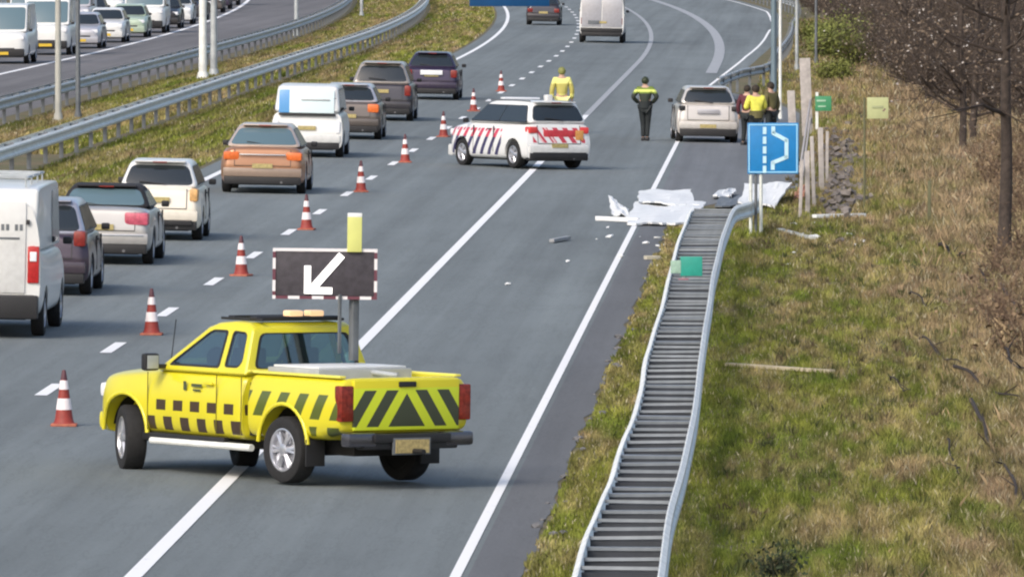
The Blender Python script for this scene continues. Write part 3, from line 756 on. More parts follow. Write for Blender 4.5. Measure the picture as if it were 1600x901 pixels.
# ---------------------------------------------------------------- yellow pickup
def pickup():
    Y = (.68, .61, .022)
    M = mat('yellow pickup paint', Y, rough=.28, coat=.5, var=0)
    x, y, z = coords(M)
    RED = (.055, .035, .02); side = x.abs().gt(.78)
    # checks low on the doors, slanted bars on the bed side
    def cell(y0, pw, z0, z1, fill): 
        return (((y - y0) / pw).fract().lt(fill)) * z.gt(z0) * z.lt(z1)
    chk = (cell(.10, .33, .72, .84, .55) + cell(.22, .33, .52, .665, .55)).clamp() * y.gt(-.75) * y.lt(1.02) * side
    chk1 = cell(.05, .33, .725, .845, .56) * y.gt(-.78) * y.lt(.96) * side
    chk2 = cell(-.07, .33, .50, .655, .52) * y.gt(-.78) * y.lt(1.06) * side
    dia = ((y * 1.0 + z * .55) / .36 + .1).fract().lt(.5) * y.lt(-.84) * z.gt(.74) * z.lt(1.02) * side
    dia2 = ((y * 1.0 + z * .55) / .36 + .1).fract().lt(.5) * y.lt(-2.05) * z.gt(.55) * z.lt(.66) * side
    n = noise(M, 1.2, 3)
    base = mix(M, ramp(n, .3, .7), tuple(c * .93 for c in Y), Y)
    low = (ramp(z * -1, -.75, -.35) * .30 * ramp(noise(M, 9, 5), .35, .65)).clamp()
    base = mix(M, low, base, (.22, .19, .06))
    base = mix(M, dia.mx(dia2), base, (.085, .11, .015))
    base = mix(M, chk1.mx(chk2), base, RED)
    setcol(M, base)
    MY = mat('plain yellow paint', Y, rough=.3, coat=.5, var=.06)
    mat('bed cap', (.80, .74, .12), rough=.35, var=.05)  # paler yellow that paints a highlight along the top of the bed
    r = thing('pickup_truck', 'bright yellow road service pickup carrying a lit arrow board, parked across the lane line', 'pickup truck')
    W = 1.84; w = .92
    st = [(2.30, .50, .50, .98, .03), (2.27, .66, .42, 1.03, .04), (2.17, .79, .40, 1.07, .05), (1.98, .87, .42, 1.10, .06), (1.55, .915, .44, 1.13, .06), (1.1, .92, .44, 1.17, .05), (.9, .92, .44, 1.20, .02), (.3, .92, .43, 1.20, .0), (-.4, .92, .43, 1.20, 0), (-.72, .92, .43, 1.20, 0), (-.79, .915, .44, 1.19, 0)]
    body = bake(loft(st).mesh('p'), [('SUBSURF', dict(levels=2, render_levels=2))])
    body = bake(body, [('BOOLEAN', dict(cut=MB().lathe([(.455, .55), (.455, 1.3)], 36, 'X', (0, 1.55, .42)).lathe([(.455, -1.3), (.455, -.55)], 36, 'X', (0, 1.55, .42)).mesh('a')))])
    body.materials.clear(); link('cab_body', body, M, r)
    st = [(-.84, .905, .50, 1.21, 0), (-.87, .92, .48, 1.22, 0), (-1.2, .92, .48, 1.22, 0), (-2.0, .92, .48, 1.22, 0), (-2.5, .92, .54, 1.22, 0), (-2.68, .905, .60, 1.215, 0), (-2.73, .88, .61, 1.20, 0)]
    bed = bake(loft(st).mesh('b'), [('SUBSURF', dict(levels=2, render_levels=2))])
    cut = MB().lathe([(.46, .5), (.46, 1.3)], 36, 'X', (0, -1.55, .42)).lathe([(.46, -1.3), (.46, -.5)], 36, 'X', (0, -1.55, .42)).mesh('a')
    bed = bake(bed, [('BOOLEAN', dict(cut=cut)), ('BOOLEAN', dict(cut=MB().box((0, -1.78, 1.2), (1.52, 1.74, .62)).mesh('c')))])
    bed.materials.clear(); link('cargo_bed', bed, M, r)
    MB().box((0, -.82, .80), (1.6, .1, .6)).build('bed_gap', M_under, r)
    box_part('chassis', (0, -.1, .42), (1.0, 4.5, .18), M_under, r, bevel=0)
    # wheel arch lips
    for s in (-1, 1):
        for ay in (1.55, -1.55):
            mb = MB(); pts = []
            for i in range(17):
                a = math.radians(4 + 172 * i / 16); yy = ay + math.cos(a) * .47; pts.append((s * (.905 - max(0, yy - 1.85) * .30), yy, .42 + math.sin(a) * .47))
            mb.tube(pts, .026, 8); mb.build('wheel_arch', MY, r, smooth=60)
            mb = MB().lathe([(.45, -.12), (.45, .12)], 30, 'X'); mb.f = [q for q in mb.f[:-2] if sum(mb.v[k][2] for k in q) / len(q) > .06]; mb.mi = [0] * len(mb.f)
            mb.build('wheel_well', M_under, r, loc=(s * .62, ay, .42))
    # cab
    prof = [(.98, 1.17), (.18, 1.69), (.0, 1.745), (-.3, 1.77), (-.56, 1.755), (-.68, 1.70), (-.78, 1.17)]
    wb, wr = .885, .68
    # hollow cab with real window openings
    def solid(pf, a, b, bev):
        n = len(pf); mb = MB()
        mb.add([(-cabin_x(pf, a, b, z), y, z) for y, z in pf] + [(cabin_x(pf, a, b, z), y, z) for y, z in pf], [tuple(range(n)), tuple(range(n, 2 * n))[::-1]] + [(i, i + n, (i + 1) % n + n, (i + 1) % n) for i in range(n)])
        return mb.mesh('cab', bevel=bev, seg=3, smooth=40)
    inner = solid([(.88, 1.10), (.15, 1.645), (.0, 1.695), (-.3, 1.715), (-.55, 1.70), (-.63, 1.655), (-.72, 1.10)], .835, .63, 0)
    fs_ = [(.74, 1.235), (.66, 1.30), (.13, 1.635), (.05, 1.665), (-.24, 1.665), (-.25, 1.235)]
    rs_ = [(-.33, 1.25), (-.32, 1.665), (-.56, 1.655), (-.61, 1.62), (-.66, 1.32), (-.60, 1.25)]
    cut = MB()
    for pl in (fs_, rs_): cut.prism(roundpoly([(-1.2, y, z) for y, z in pl], .05), (2.4, 0, 0))
    def slopepoly(a, b, wa, wb_, lo, hi, rad=.08):
        a, b = Vector((0, *a)), Vector((0, *b)); d = b - a; p, q = a + d * lo, a + d * hi; wl = wa + (wb_ - wa) * lo; wh = wa + (wb_ - wa) * hi
        return roundpoly([Vector((-wl, p.y, p.z)), Vector((wl, p.y, p.z)), Vector((wh, q.y, q.z)), Vector((-wh, q.y, q.z))], rad), d
    wsp, d1 = slopepoly(prof[0], prof[1], .80, .62, .10, .92); rwp, d2 = slopepoly(prof[6], prof[5], .77, .60, .14, .90)
    cut2 = MB(); n1 = Vector((0, d1.z, -d1.y)).normalized(); cut2.prism([v + n1 * .12 for v in wsp], -n1 * .24)
    cut3 = MB(); n2 = Vector((0, -1, .15)).normalized(); cut3.prism([v + n2 * .15 for v in rwp], -n2 * .3)
    cab = bake(solid(prof, wb, wr, .05), [('BOOLEAN', dict(cut=inner)), ('BOOLEAN', dict(cut=cut.mesh('c1')))])
    cab = bake(cab, [('BOOLEAN', dict(cut=cut2.mesh('c2'))), ('BOOLEAN', dict(cut=cut3.mesh('c3')))])
    cab.materials.clear(); link('cab_roof', cab, M, r)
    G = bpy.data.materials.new('tinted see-through glass'); G.use_nodes = True; tt = G.node_tree; tt.nodes.remove(tt.nodes['Principled BSDF'])
    tr = tt.nodes.new('ShaderNodeBsdfTransparent'); tr.inputs[0].default_value = (.62, .74, .70, 1); gl = tt.nodes.new('ShaderNodeBsdfGlossy'); gl.inputs['Roughness'].default_value = .03; gl.inputs[0].default_value = (.9, .95, 1, 1)
    lw_ = tt.nodes.new('ShaderNodeLayerWeight'); fz_ = V(tt, lw_.outputs['Facing']); fz_ = fz_ * fz_ * fz_ * .6 + .14; mxs = tt.nodes.new('ShaderNodeMixShader')
    tt.links.new(fz_.k, mxs.inputs[0]); tt.links.new(tr.outputs[0], mxs.inputs[1]); tt.links.new(gl.outputs[0], mxs.inputs[2]); tt.links.new(mxs.outputs[0], tt.nodes['Material Output'].inputs[0])
    def pane(poly, thick, name): 
        return MB().prism(poly, thick).build(name, G, r)
    def seal(poly, thick, name='window_seal', k=.035):
        c_ = sum((Vector(p) for p in poly), Vector()) / len(poly); out = [c_ + (Vector(p) - c_) * 1.0 for p in poly]; mb = MB(); n = len(out); inn = [c_ + (p - c_) * (1 - k * 1.6) for p in out]; t_ = Vector(thick)
        vs = out + inn + [p + t_ for p in out] + [p + t_ for p in inn]; fs = []
        for i in range(n):
            j = (i + 1) % n; fs += [(i, j, n + j, n + i), (2 * n + i, 3 * n + i, 3 * n + j, 2 * n + j), (n + i, n + j, 3 * n + j, 3 * n + i), (i, 2 * n + i, 2 * n + j, j)]
        mb.add(vs, fs); return mb.build(name, M_black, r)
    for s in (-1, 1):
        for pl, nm in ((fs_, 'front_side_window'), (rs_, 'rear_side_window')):
            pts = roundpoly([(s * (cabin_x(prof, wb, wr, z) - .012), y, z) for y, z in pl], .05)
            pane(pts, (-s * .006, 0, 0), nm); seal([p + Vector((s * .008, 0, 0)) for p in pts], (-s * .035, 0, 0), k=.07)
    pane([v - n1 * .012 for v in wsp], -n1 * .006, 'windscreen'); seal([v - n1 * .002 for v in wsp], -n1 * .03)
    pane([v - n2 * .012 for v in rwp], -n2 * .006, 'rear_window'); seal([v - n2 * .002 for v in rwp], -n2 * .03)
    M_seat = mat('seat fabric', (.05, .05, .06), rough=.9, var=.2)
    MB().box((0, .1, 1.16), (1.6, 1.4, .02)).build('cab_interior', M_seat, r)
    for s in (-1, 1):
        st_ = box_part('seat', (s * .37, -.12, 1.28), (.46, .12, .36), M_seat, r, bevel=.05); box_part('head_rest', (0, -.0, .25), (.25, .09, .17), M_seat, st_, bevel=.04)
    box_part('dashboard', (0, .62, 1.2), (1.45, .3, .10), M_seat, r, bevel=.03)
    MB().lathe([(.17, -.012), (.185, 0), (.17, .012), (.155, 0)], 20).build('steering_wheel', M_black, r, loc=(-.37, .42, 1.28), rot=(math.radians(65), 0, 0))
    for s in (-1, 1): box_part('sill', (s * .87, .38, .415), (.08, 1.6, .09), M_black, r, bevel=.015); box_part('bed_rail_cap', (s * .80, -1.70, 1.222), (.09, 1.66, .03), MAT['bed cap'], r, bevel=.012)
    box_part('cab_corner', (0, -.80, 1.225), (1.7, .05, .03), MAT['bed cap'], r, bevel=.01)
    # door seams and handles, mirrors
    for s in (-1, 1):
        for yy, z0, z1 in ((1.06, .5, 1.15), (-.285, .48, 1.17), (-.765, .5, 1.16)): MB().box((s * .921, yy, (z0 + z1) / 2), (.006, .012, z1 - z0)).build('door_seam', mat('dark yellow seam', (.16, .14, .01), var=0), r)
        box_part('door_handle', (s * .925, -.13, 1.06), (.03, .17, .03), MY, r, bevel=.01)
        m_ = box_part('wing_mirror', (s * 1.06, .82, 1.27), (.2, .1, .20), M_black, r, bevel=.035)
        box_part('mirror_arm', (s * .92, .80, 1.22), (.14, .05, .05), M_black, r, bevel=.01)
        box_part('mirror_glass', (s * 1.06, .765, 1.27), (.15, .01, .15), M_galv, r, bevel=.002)
        MB().tube([(s * .90, 1.0, .37), (s * .90, -.95, .37)], .04, 10).build('side_step', M_galvb if s < 0 else M_galv, r)
        box_part('step_bracket', (s * .78, .5, .40), (.22, .06, .05), M_black, r); box_part('step_bracket', (s * .78, -.5, .40), (.22, .06, .05), M_black, r)
        wheel(r, s * .80, 1.55, .375, .25, s, steer=-math.radians(24), spokes=6); wheel(r, s * .80, -1.55, .375, .25, s, spokes=6)
        box_part('headlight', (s * .62, 2.16, .90), (.30, .16, .17), M_clear, r, bevel=.05)
        box_part('mud_flap', (s * .80, -2.02, .36), (.26, .02, .3), M_black, r, bevel=.004)
        tl = mat('pickup tail lamp', (.20, .022, .012), rough=.25, var=.5, nscale=16)
        box_part('tail_light', (s * .815, -2.675, .93), (.17, .14, .40), tl, r, bevel=.02)
        box_part('bumper_corner', (s * .67, -2.765, .53), (.40, .17, .16), mat('smoked chrome', (.13, .13, .15), rough=.25, metal=.8, var=.1), r, bevel=.04)
    mb = MB()
    for bx, bz, bw in ((-.79, .80, .40), (-.79, .93, .4)): pass
    # an aerial and door emblem
    MB().tube([(-.7, .93, 1.2), (-.72, .80, 1.75)], .006, 5).build('aerial', M_black, r)
    for yy, zz, a_, b_ in ((.33, 1.02, .05, .10), (.1, 1.03, .2, .035), (.1, .975, .14, .02)): MB().box((-.9225, yy, zz), (.006, a_, b_)).build('door_emblem', mat('dark emblem', (.07, .09, .04), var=.2), r)
    # tailgate with chevrons
    T = mat('chevron tailgate', (.55, .68, .03), rough=.4, var=0)
    tx, ty, tz_ = coords(T)
    uu = tx.abs() * 1.45 + tz_ - .13
    ch = uu.lt(0).mx(uu.gt(.2) * uu.lt(.44)).mx(uu.gt(.64) * uu.lt(.88)) * tz_.gt(-.24) * tz_.lt(.165)
    c = mix(T, ch, (.60, .70, .03), (.05, .06, .035)); c = mix(T, tz_.gt(.19), c, Y); setcol(T, c)
    box_part('tailgate', (0, -2.725, .91), (1.46, .05, .56), T, r, bevel=.015)
    box_part('tailgate_handle', (0, -2.757, 1.14), (.24, .02, .06), M_black, r, bevel=.01)
    box_part('bumper', (0, -2.80, .545), (1.06, .16, .10), M_black, r, bevel=.02)
    box_part('bumper_step', (0, -2.76, .47), (1.3, .16, .10), M_black, r, bevel=.02)
    box_part('number_plate', (-.02, -2.888, .455), (.46, .02, .15), mat('worn yellow plate', (.42, .33, .14), var=.3, nscale=30), r, bevel=0)
    box_part('plate_holder', (-.02, -2.87, .455), (.52, .03, .19), M_galvd, r, bevel=.01)
    MB().tube([(0, -2.75, .40), (0, -2.98, .40)], .03, 8).build('tow_bar', M_black, r)
    box_part('front_bumper', (0, 2.2, .55), (1.45, .26, .22), MY, r, bevel=.07)
    box_part('grille', (0, 2.28, .83), (.9, .08, .22), M_black, r, bevel=.03)
    MB().tube([(-.45, -1.55, .36), (.45, -1.55, .36)], .06, 8).build('rear_axle', M_under, r)
    MB().lathe([(.34, -.1), (.36, 0), (.34, .1)], 20).build('spare_wheel', M_tyre, r, loc=(0, -2.2, .52))
    # roof equipment
    box_part('roof_bar', (0, -.05, 1.80), (1.12, .12, .05), M_black, r, bevel=.015)
    box_part('roof_bar', (0, -.50, 1.80), (1.16, .14, .055), M_black, r, bevel=.015)
    for s in (-1, 1): box_part('roof_rail', (s * .56, -.27, 1.79), (.03, .8, .03), M_black, r, bevel=.008)
    am = mat('amber beacon', (.85, .55, .3), rough=.25, var=.1, emit=.6)
    for bx in (-.02, .27): box_part('beacon', (bx, -.50, 1.855), (.19, .14, .07), am, r, bevel=.02)
    # equipment in the bed
    MB().box((0, -1.38, 1.09), (1.3, .98, .38)).build('equipment_box', mat('light grey box', (.40, .42, .42), rough=.5, var=.15), r, bevel=.02)
    box_part('box_lid', (0, -1.38, 1.293), (1.22, .86, .025), mat('white lid', (.68, .70, .70), rough=.5, var=.1), r, bevel=.01)
    MB().tube([(.1, -1.86, 1.24), (.1, -2.35, 1.22)], .03, 8).build('fold_arm', M_galv, r)
    MB().box((.32, -1.2, 1.72), (.085, .085, .75)).build('mast', M_galvd, r, bevel=.008)
    MB().box((.12, -1.2, 1.76), (.03, .03, .66)).build('mast_stay', M_galvd, r)
    th = math.radians(38.5)
    bd = thing('x', 'y', 'z'); bd.name = 'arrow_board'
    for k in ('label', 'category'): del bd[k]
    bd.parent = r; bd.location = (.35, -1.27, 2.32); bd.rotation_euler = (0, 0, -th + math.radians(2.8))
    # board part is a mesh; the arrow, rim and top unit are its sub-parts
    bpy.data.objects.remove(bd)
    bd = MB().box((0, 0, 0), (1.12, .05, .50)).build('arrow_board', mat('dark matrix board', (.045, .04, .05), rough=.6, var=.25, nscale=12), r, bevel=.01, loc=(.35, -1.27, 2.32), rot=(0, 0, -th + math.radians(2.8)))
    off = Matrix.Rotation(-th + math.radians(2.8), 3, 'Z') @ Vector((-.40, -.02, 0)); bd.location = Vector(bd.location) + off
    fm = mat('red white rim', (.7, .7, .7), rough=.5, var=0)
    fx, fy, fz = coords(fm)
    fr2 = ((fx / .27 + .05).fract().lt(.52)) * fz.abs().gt(.245) ; fr3 = ((fz / .25 + .3).fract().lt(.5)) * fz.abs().lt(.245)
    top = fz.gt(.245)
    setcol(fm, mix(fm, fr2.mx(fr3) * (top * -1 + 1).clamp(), (.74, .72, .74), (.13, .04, .06)))
    rimb = MB(); rimb.box((0, -.002, .268), (1.18, .07, .034)); rimb.box((0, -.002, -.268), (1.18, .07, .034)); rimb.box((-.573, -.002, 0), (.034, .07, .5)); rimb.box((.573, -.002, 0), (.034, .07, .5))
    rimb.build('board_rim', fm, bd)
    wm = mat('lit white lamps', (.95, .94, .92), rough=.5, var=0, emit=.75)
    a = MB(); yb = -.031
    def bar(p, q, t):
        p, q = Vector((p[0], yb, p[1])), Vector((q[0], yb, q[1])); d = (q - p).normalized(); n_ = Vector((-d.z, 0, d.x)) * t / 2
        a.prism([p + n_, p - n_, q - n_, q + n_], (0, -.012, 0))
    bar((-.195, .09), (-.195, -.225), .075); bar((-.158, -.19), (.085, -.19), .075); bar((-.13, -.155), (.19, .215), .085)
    a.build('arrow', wm, bd)
    yu = MB().box((0, 0, 0), (.165, .08, .40)).build('signal_unit', mat('yellow unit', (.60, .62, .20), rough=.5, var=.08), bd, bevel=.01, loc=(.33, -.03, .45))
    box_part('unit_top', (.33, -.03, .665), (.165, .08, .05), M_white, bd, bevel=.01)
    for v_ in bed.vertices:
        if v_.co.y < -2.3: v_.co.y += .10
    for ch in r.children:
        if ch.location.y < -2.3: ch.location.y += .10
    thw = math.radians(39); q = P(453, 757); R_ = Matrix.Rotation(thw, 3, 'Z'); c = q - R_ @ Vector((-.80, -1.55, 0))
    r.location = (c.x, c.y, terr(c.x, c.y)); r.rotation_euler = (0, math.atan(.02) * .8, thw)
    return r
pickup()

# ---------------------------------------------------------------- traffic cones
M_cone = mat('cone red', (.26, .035, .025), rough=.6, var=.2, nscale=9); M_cbase = mat('cone foot', (.42, .13, .08), rough=.75, var=.2, nscale=9); M_band = mat('cone band', (.80, .74, .75), rough=.5, var=.05); M_tip = mat('cone tip', (.09, .03, .04), rough=.6, var=.1)
CG = 'traffic cones along the dashed line'
cone = thing('traffic_cone', 'red and white traffic cone nearest the camera at the lower left beside the pickup', 'traffic cone', group=CG)
def cr(z): return .150 - .118 * (z - .03) / .72
MB().box((0, 0, .018), (.40, .40, .036)).build('base', M_cbase, cone, bevel=.012)
MB().lathe([(.17, .034), (.152, .06), (cr(.1), .1), (cr(.62), .62)], 20).build('cone_body', M_cone, cone)
for z0, z1 in ((.22, .37), (.49, .61)): MB().lathe([(cr(z0) + .004, z0), (cr(z1) + .004, z1)], 20).build('band', M_band, cone)
MB().lathe([(cr(.62) + .002, .61), (cr(.75), .735), (.02, .75)], 16).build('tip', M_tip, cone)
cps = [(100, 668, None), (237, 526, 'red and white cone beside the dash left of the pickup bonnet'), (377, 434, 'red and white cone just left of the arrow board'), (479, 362, 'red and white cone directly above the arrow board'),
       (564, 303, 'red and white cone between the bronze car and the lane line'), (633, 257, 'red and white cone between the compact van and the police car'), (693, 217, 'cone by the bonnet of the police car'), (740, 177, 'cone just beyond the police car roof'),
       (783, 146, 'small distant cone, first beyond the cone at the police car roof')]
for i, (px, py, lb) in enumerate(cps):
    c = cone if i == 0 else copy_tree(cone); p = P(px, py - 3); c.location = p; c.rotation_euler = (0, 0, random.uniform(-.3, .3)); c.scale = (.80, .80, .92)
    if lb: c['label'] = lb

# ---------------------------------------------------------------- people
def skin_mesh(vs, es, rad, root=0, sub=2):
    me = bpy.data.meshes.new('sk'); me.from_pydata(vs, es, [])
    o = bpy.data.objects.new('tmp', me); C.objects.link(o)
    md = o.modifiers.new('Skin', 'SKIN'); md.use_smooth_shade = True
    sv = me.skin_vertices[0].data
    for i, r in enumerate(rad): sv[i].radius = (r, r) if not isinstance(r, tuple) else r; sv[i].use_root = (i == root)
    s2 = o.modifiers.new('Sub', 'SUBSURF'); s2.levels = sub; s2.render_levels = sub
    bpy.context.view_layer.update(); dg = bpy.context.evaluated_depsgraph_get()
    r = bpy.data.meshes.new_from_object(o.evaluated_get(dg), depsgraph=dg); bpy.data.objects.remove(o)
    for p in r.polygons: p.use_smooth = True
    r.materials.clear(); return r
def person(label, px, py, hgt, yaw, jacket, legs, head, arms='down', lean=0, hat=None, feet=M_black, lower=None, group=None):
    """local +Y is the way the person faces"""
    r = thing('person', label, 'person', P(px, py), yaw, group)
    s = hgt / 1.78; J = {}
    ly = lambda z: lean * max(0, z - .95)
    def V3(x, y, z): return (x * s, (y + ly(z)) * s, z * s)
    J = dict(pel=V3(0, 0, .95), spi=V3(0, .01, 1.12), che=V3(0, .02, 1.33), nec=V3(0, .01, 1.49), hea=V3(0, .03, 1.58), top=V3(0, .02, 1.69))
    kx = .5 if arms == 'hips' else 1
    for sd, n in ((-1, 'l'), (1, 'r')):
        J['sh' + n] = V3(sd * .19, .01, 1.42)
        if arms == 'hips': e, wv = (sd * .34, -.07, 1.20), (sd * .19, .09, 1.04)
        elif arms == 'front': e, wv = (sd * .27, .05, 1.16), (sd * .14, .28, 1.18)
        else: e, wv = (sd * .27, -.02, 1.15), (sd * .27, .06, .90)
        J['el' + n] = V3(*e); J['wr' + n] = V3(*wv)
        d = (Vector(J['wr' + n]) - Vector(J['el' + n])).normalized(); J['pa' + n] = tuple(Vector(J['wr' + n]) + d * .07 * s)
        J['hi' + n] = V3(sd * .095, 0, .88); J['kn' + n] = V3(sd * (.11 if sd > 0 else .09) * (.3 + .7 * kx), .03, .49); J['an' + n] = V3(sd * .11 * kx, -.02, .09); J['to' + n] = V3(sd * .125 * kx, .15, .04)
    rad = dict(pel=.135, spi=.125, che=.155, nec=.058, hea=.083, top=.075)
    for n in 'lr': rad.update({'sh' + n: .065, 'el' + n: .045, 'wr' + n: .032, 'pa' + n: .034, 'hi' + n: .095, 'kn' + n: .06, 'an' + n: .043, 'to' + n: .038})
    def build(keys, edges, add, name, m, extra=None):
        idx = {k: i for i, k in enumerate(keys)}; vs = [J[k] for k in keys]; es = [(idx[a], idx[b]) for a, b in edges]; rd = [(rad[k] + add.get(k, add['*'])) * s for k in keys]
        if extra: extra(vs, es, rd, idx)
        return link(name, skin_mesh(vs, es, rd), m, r)
    allk = list(J); E = [('pel', 'spi'), ('spi', 'che'), ('che', 'nec'), ('nec', 'hea'), ('hea', 'top')]
    for n in 'lr': E += [('che', 'sh' + n), ('sh' + n, 'el' + n), ('el' + n, 'wr' + n), ('wr' + n, 'pa' + n), ('pel', 'hi' + n), ('hi' + n, 'kn' + n), ('kn' + n, 'an' + n), ('an' + n, 'to' + n)]
    def fingers(vs, es, rd, idx):
        for n in 'lr':
            pa = Vector(J['pa' + n]); d = (pa - Vector(J['wr' + n])).normalized(); sx = d.orthogonal().normalized()
            for k in range(4):
                a = pa + sx * (k - 1.5) * .02 * s + d * .045 * s; b = a + d * (.035 + .006 * (k in (1, 2))) * s + Vector((0, 0, -.008)) * s
                i = len(vs); vs += [tuple(a), tuple(b)]; es += [(idx['pa' + n], i), (i, i + 1)]; rd += [.0095 * s, .008 * s]
            i = len(vs); a = pa + sx * -.045 * s; vs += [tuple(a), tuple(a + d * .03 * s)]; es += [(idx['pa' + n], i), (i, i + 1)]; rd += [.011 * s, .009 * s]
    build(allk, E, {'*': 0}, 'body', M_skin, fingers)
    jk = ['pel', 'spi', 'che'] + [k + n for n in 'lr' for k in ('sh', 'el', 'wr')]
    je = [('pel', 'spi'), ('spi', 'che')] + [(a + n if a != 'che' else 'che', b + n) for n in 'lr' for a, b in (('che', 'sh'), ('sh', 'el'), ('el', 'wr'))]
    build(jk, je, {'*': .025, 'pel': .03, 'che': .028}, 'jacket', jacket)
    tk = ['pel'] + [k + n for n in 'lr' for k in ('hi', 'kn', 'an')]
    te = [(a if a == 'pel' else a + n, b + n) for n in 'lr' for a, b in (('pel', 'hi'), ('hi', 'kn'), ('kn', 'an'))]
    build(tk, te, {'*': .02, 'an': .028}, 'trousers', legs)
    for n in 'lr':
        a, b = Vector(J['an' + n]), Vector(J['to' + n])
        MB().box((0, .04 * s, 0), (.11 * s, .29 * s, .10 * s)).build('boot', feet, r, bevel=.03 * s, loc=(a.x, a.y + .02 * s, .052 * s))
    if lower:
        zz = 1.0 * s; MB().lathe([(.185 * s, -.10 * s), (.188 * s, .09 * s)], 18).build('jacket_hem', lower, r, loc=(0, ly(.97) * s, zz))
    h = Vector(J['hea']) + Vector((0, 0, .05 * s))
    bm = bmesh.new(); bmesh.ops.create_uvsphere(bm, u_segments=16, v_segments=10, radius=.105 * s)
    for v in bm.verts: v.co.z *= 1.12; v.co.y *= 1.1
    bmesh.ops.delete(bm, geom=[v for v in bm.verts if (v.co.z < -.045 * s and v.co.y > -.03) or (v.co.y > .045 * s and v.co.z < .035 * s)], context='VERTS')
    me = bpy.data.meshes.new('hair'); bm.to_mesh(me); bm.free(); [setattr(p, 'use_smooth', True) for p in me.polygons]
    link('hair' if not hat else 'cap', me, hat or head, r, loc=h + Vector((0, -.005, .015)))
    f = MB(); f.tube([(0, .085 * s, .01 * s), (0, .115 * s, -.03 * s)], [.008 * s, .013 * s], 6); f.build('nose', M_skin, r, loc=h)
    for sd in (-1, 1): MB().lathe([(.001, -.004), (.009, 0), (.001, .004)], 8).build('eye', M_black, r, loc=h + Vector((sd * .03 * s, .092 * s, .012 * s)), rot=(PI / 2, 0, 0))
    box_part('mouth', h + Vector((0, .088 * s, -.055 * s)), (.045 * s, .01, .01), mat('lips', (.35, .14, .12)), r, bevel=.002)
    return r
HV = mat('high visibility yellow', (.72, .70, .10), rough=.7, var=.15, nscale=9); HV2 = mat('pale reflective yellow', (.78, .76, .32), rough=.6, var=.12, nscale=12)
M_navy = mat('dark uniform', (.015, .02, .022), rough=.8, var=.3); M_mar = mat('maroon jacket', (.09, .02, .03), rough=.8, var=.2); M_bro = mat('brown jacket', (.11, .10, .04), rough=.8, var=.3)
M_hair = mat('dark hair', (.03, .022, .015), rough=.8, var=.2)
M_dual = mat('lime and navy jacket', (.5, .6, .1), rough=.7, var=0)
_z = coords(M_dual)[2]; _n = noise(M_dual, 14, 3)
setcol(M_dual, mix(M_dual, _z.lt(1.27), mix(M_dual, _z.gt(1.31) * _z.lt(1.38), (.14, .20, .03), (.62, .70, .16)), (.022, .03, .02)))
M_two = mat('yellow jacket with band', (.7, .65, .12), rough=.7, var=0)
_z = coords(M_two)[2]; setcol(M_two, mix(M_two, _z.gt(1.36).mx(_z.gt(1.0) * _z.lt(1.08)), (.48, .43, .11), (.78, .76, .24)))
person('person standing behind the police car in a yellow high visibility suit', 878, 208, 1.84, math.radians(8), M_two, HV2, M_hair, 'down', hat=mat('dark olive helmet', (.20, .21, .06)))
pp = person('person in lime and black standing alone on the road, legs together, hands on hips', 1008, 220, 1.74, math.radians(-4), M_dual, M_navy, mat('dark olive cap', (.02, .03, .01)), 'hips', lower=M_navy)
GP = 'people standing beside the silver car'
person('person in a bright yellow vest right of the silver car, middle of the three', 1182, 239, 1.78, math.radians(20), HV, M_navy, M_hair, 'front', lean=.08, lower=M_bro, group=GP)
person('person in a maroon jacket close to the side of the silver car', 1167, 227, 1.62, math.radians(-20), M_mar, M_navy, M_hair, 'down', group=GP)
person('person in a dark brown coat under the lamp poles, rightmost of the three', 1205, 228, 1.72, math.radians(50), M_bro, M_navy, M_hair, 'down', group=GP)

# ---------------------------------------------------------------- poles
def pole(px, py, rad, h, m, label, name='lamp_post', cat='lamp post', group=None, arm=0):
    r = thing(name, label, cat, P(px, py), 0, group)
    MB().tube([(0, 0, -.1), (0, 0, h)], [rad, rad * .55], 12).build('pole', m, r)
    MB().lathe([(rad * 1.5, 0), (rad * 1.5, .05), (rad * 1.15, .25)], 12).build('base', m, r)
    if arm:
        MB().tube([(0, 0, h - .1), (arm * .3, 0, h + .3), (arm, 0, h + .4)], [.05, .045, .035], 8).build('arm', m, r)
        box_part('lamp_head', (arm * 1.15, 0, h + .4), (.7, .25, .12), m, r, bevel=.03)
    return r
LG = 'lamp posts in the median'
pole(91, 191, .095, 10, mat('beige pole', (.42, .42, .38), rough=.5, var=.1), 'thick pale lamp post at the far left of the median', group=LG, arm=1.5)
pole(122, 187, .075, 9, M_galvd, 'thin grey post right beside the leftmost lamp post', name='grey_post', cat='post')
pole(317, 124, .145, 11, M_galvb, 'bright white tall pole in the median, left of a grey one', group=LG, arm=1.5)
pole(334, 119, .13, 9, M_galv, 'grey pole standing right behind the bright white pole', name='grey_post', cat='post')
pole(463, 56, .10, 10, M_galv, 'distant slim lamp post standing in the grass of the median', group=LG, arm=1.5)
pole(565, 27, .09, 9, M_galv, 'farthest thin lamp post near the top of the median', group=LG, arm=1.5)
pole(1209, 190, .10, 10, mat('blue grey pole', (.16, .22, .26), rough=.5, metal=.3, var=.1), 'thick blue grey mast behind the people at the emergency bay', name='sign_mast', cat='mast')
pole(1219, 186, .05, 9, M_galvb, 'thin white pole just right of the blue grey mast', name='white_pole', cat='pole')
pole(1245, 110, .07, 9, M_galv, 'far grey pole right of the exit lane', name='grey_post', cat='post')
pole(1275, 100, .06, 8, M_galvd, 'far thin dull pole at the edge of the trees', name='grey_post', cat='post')
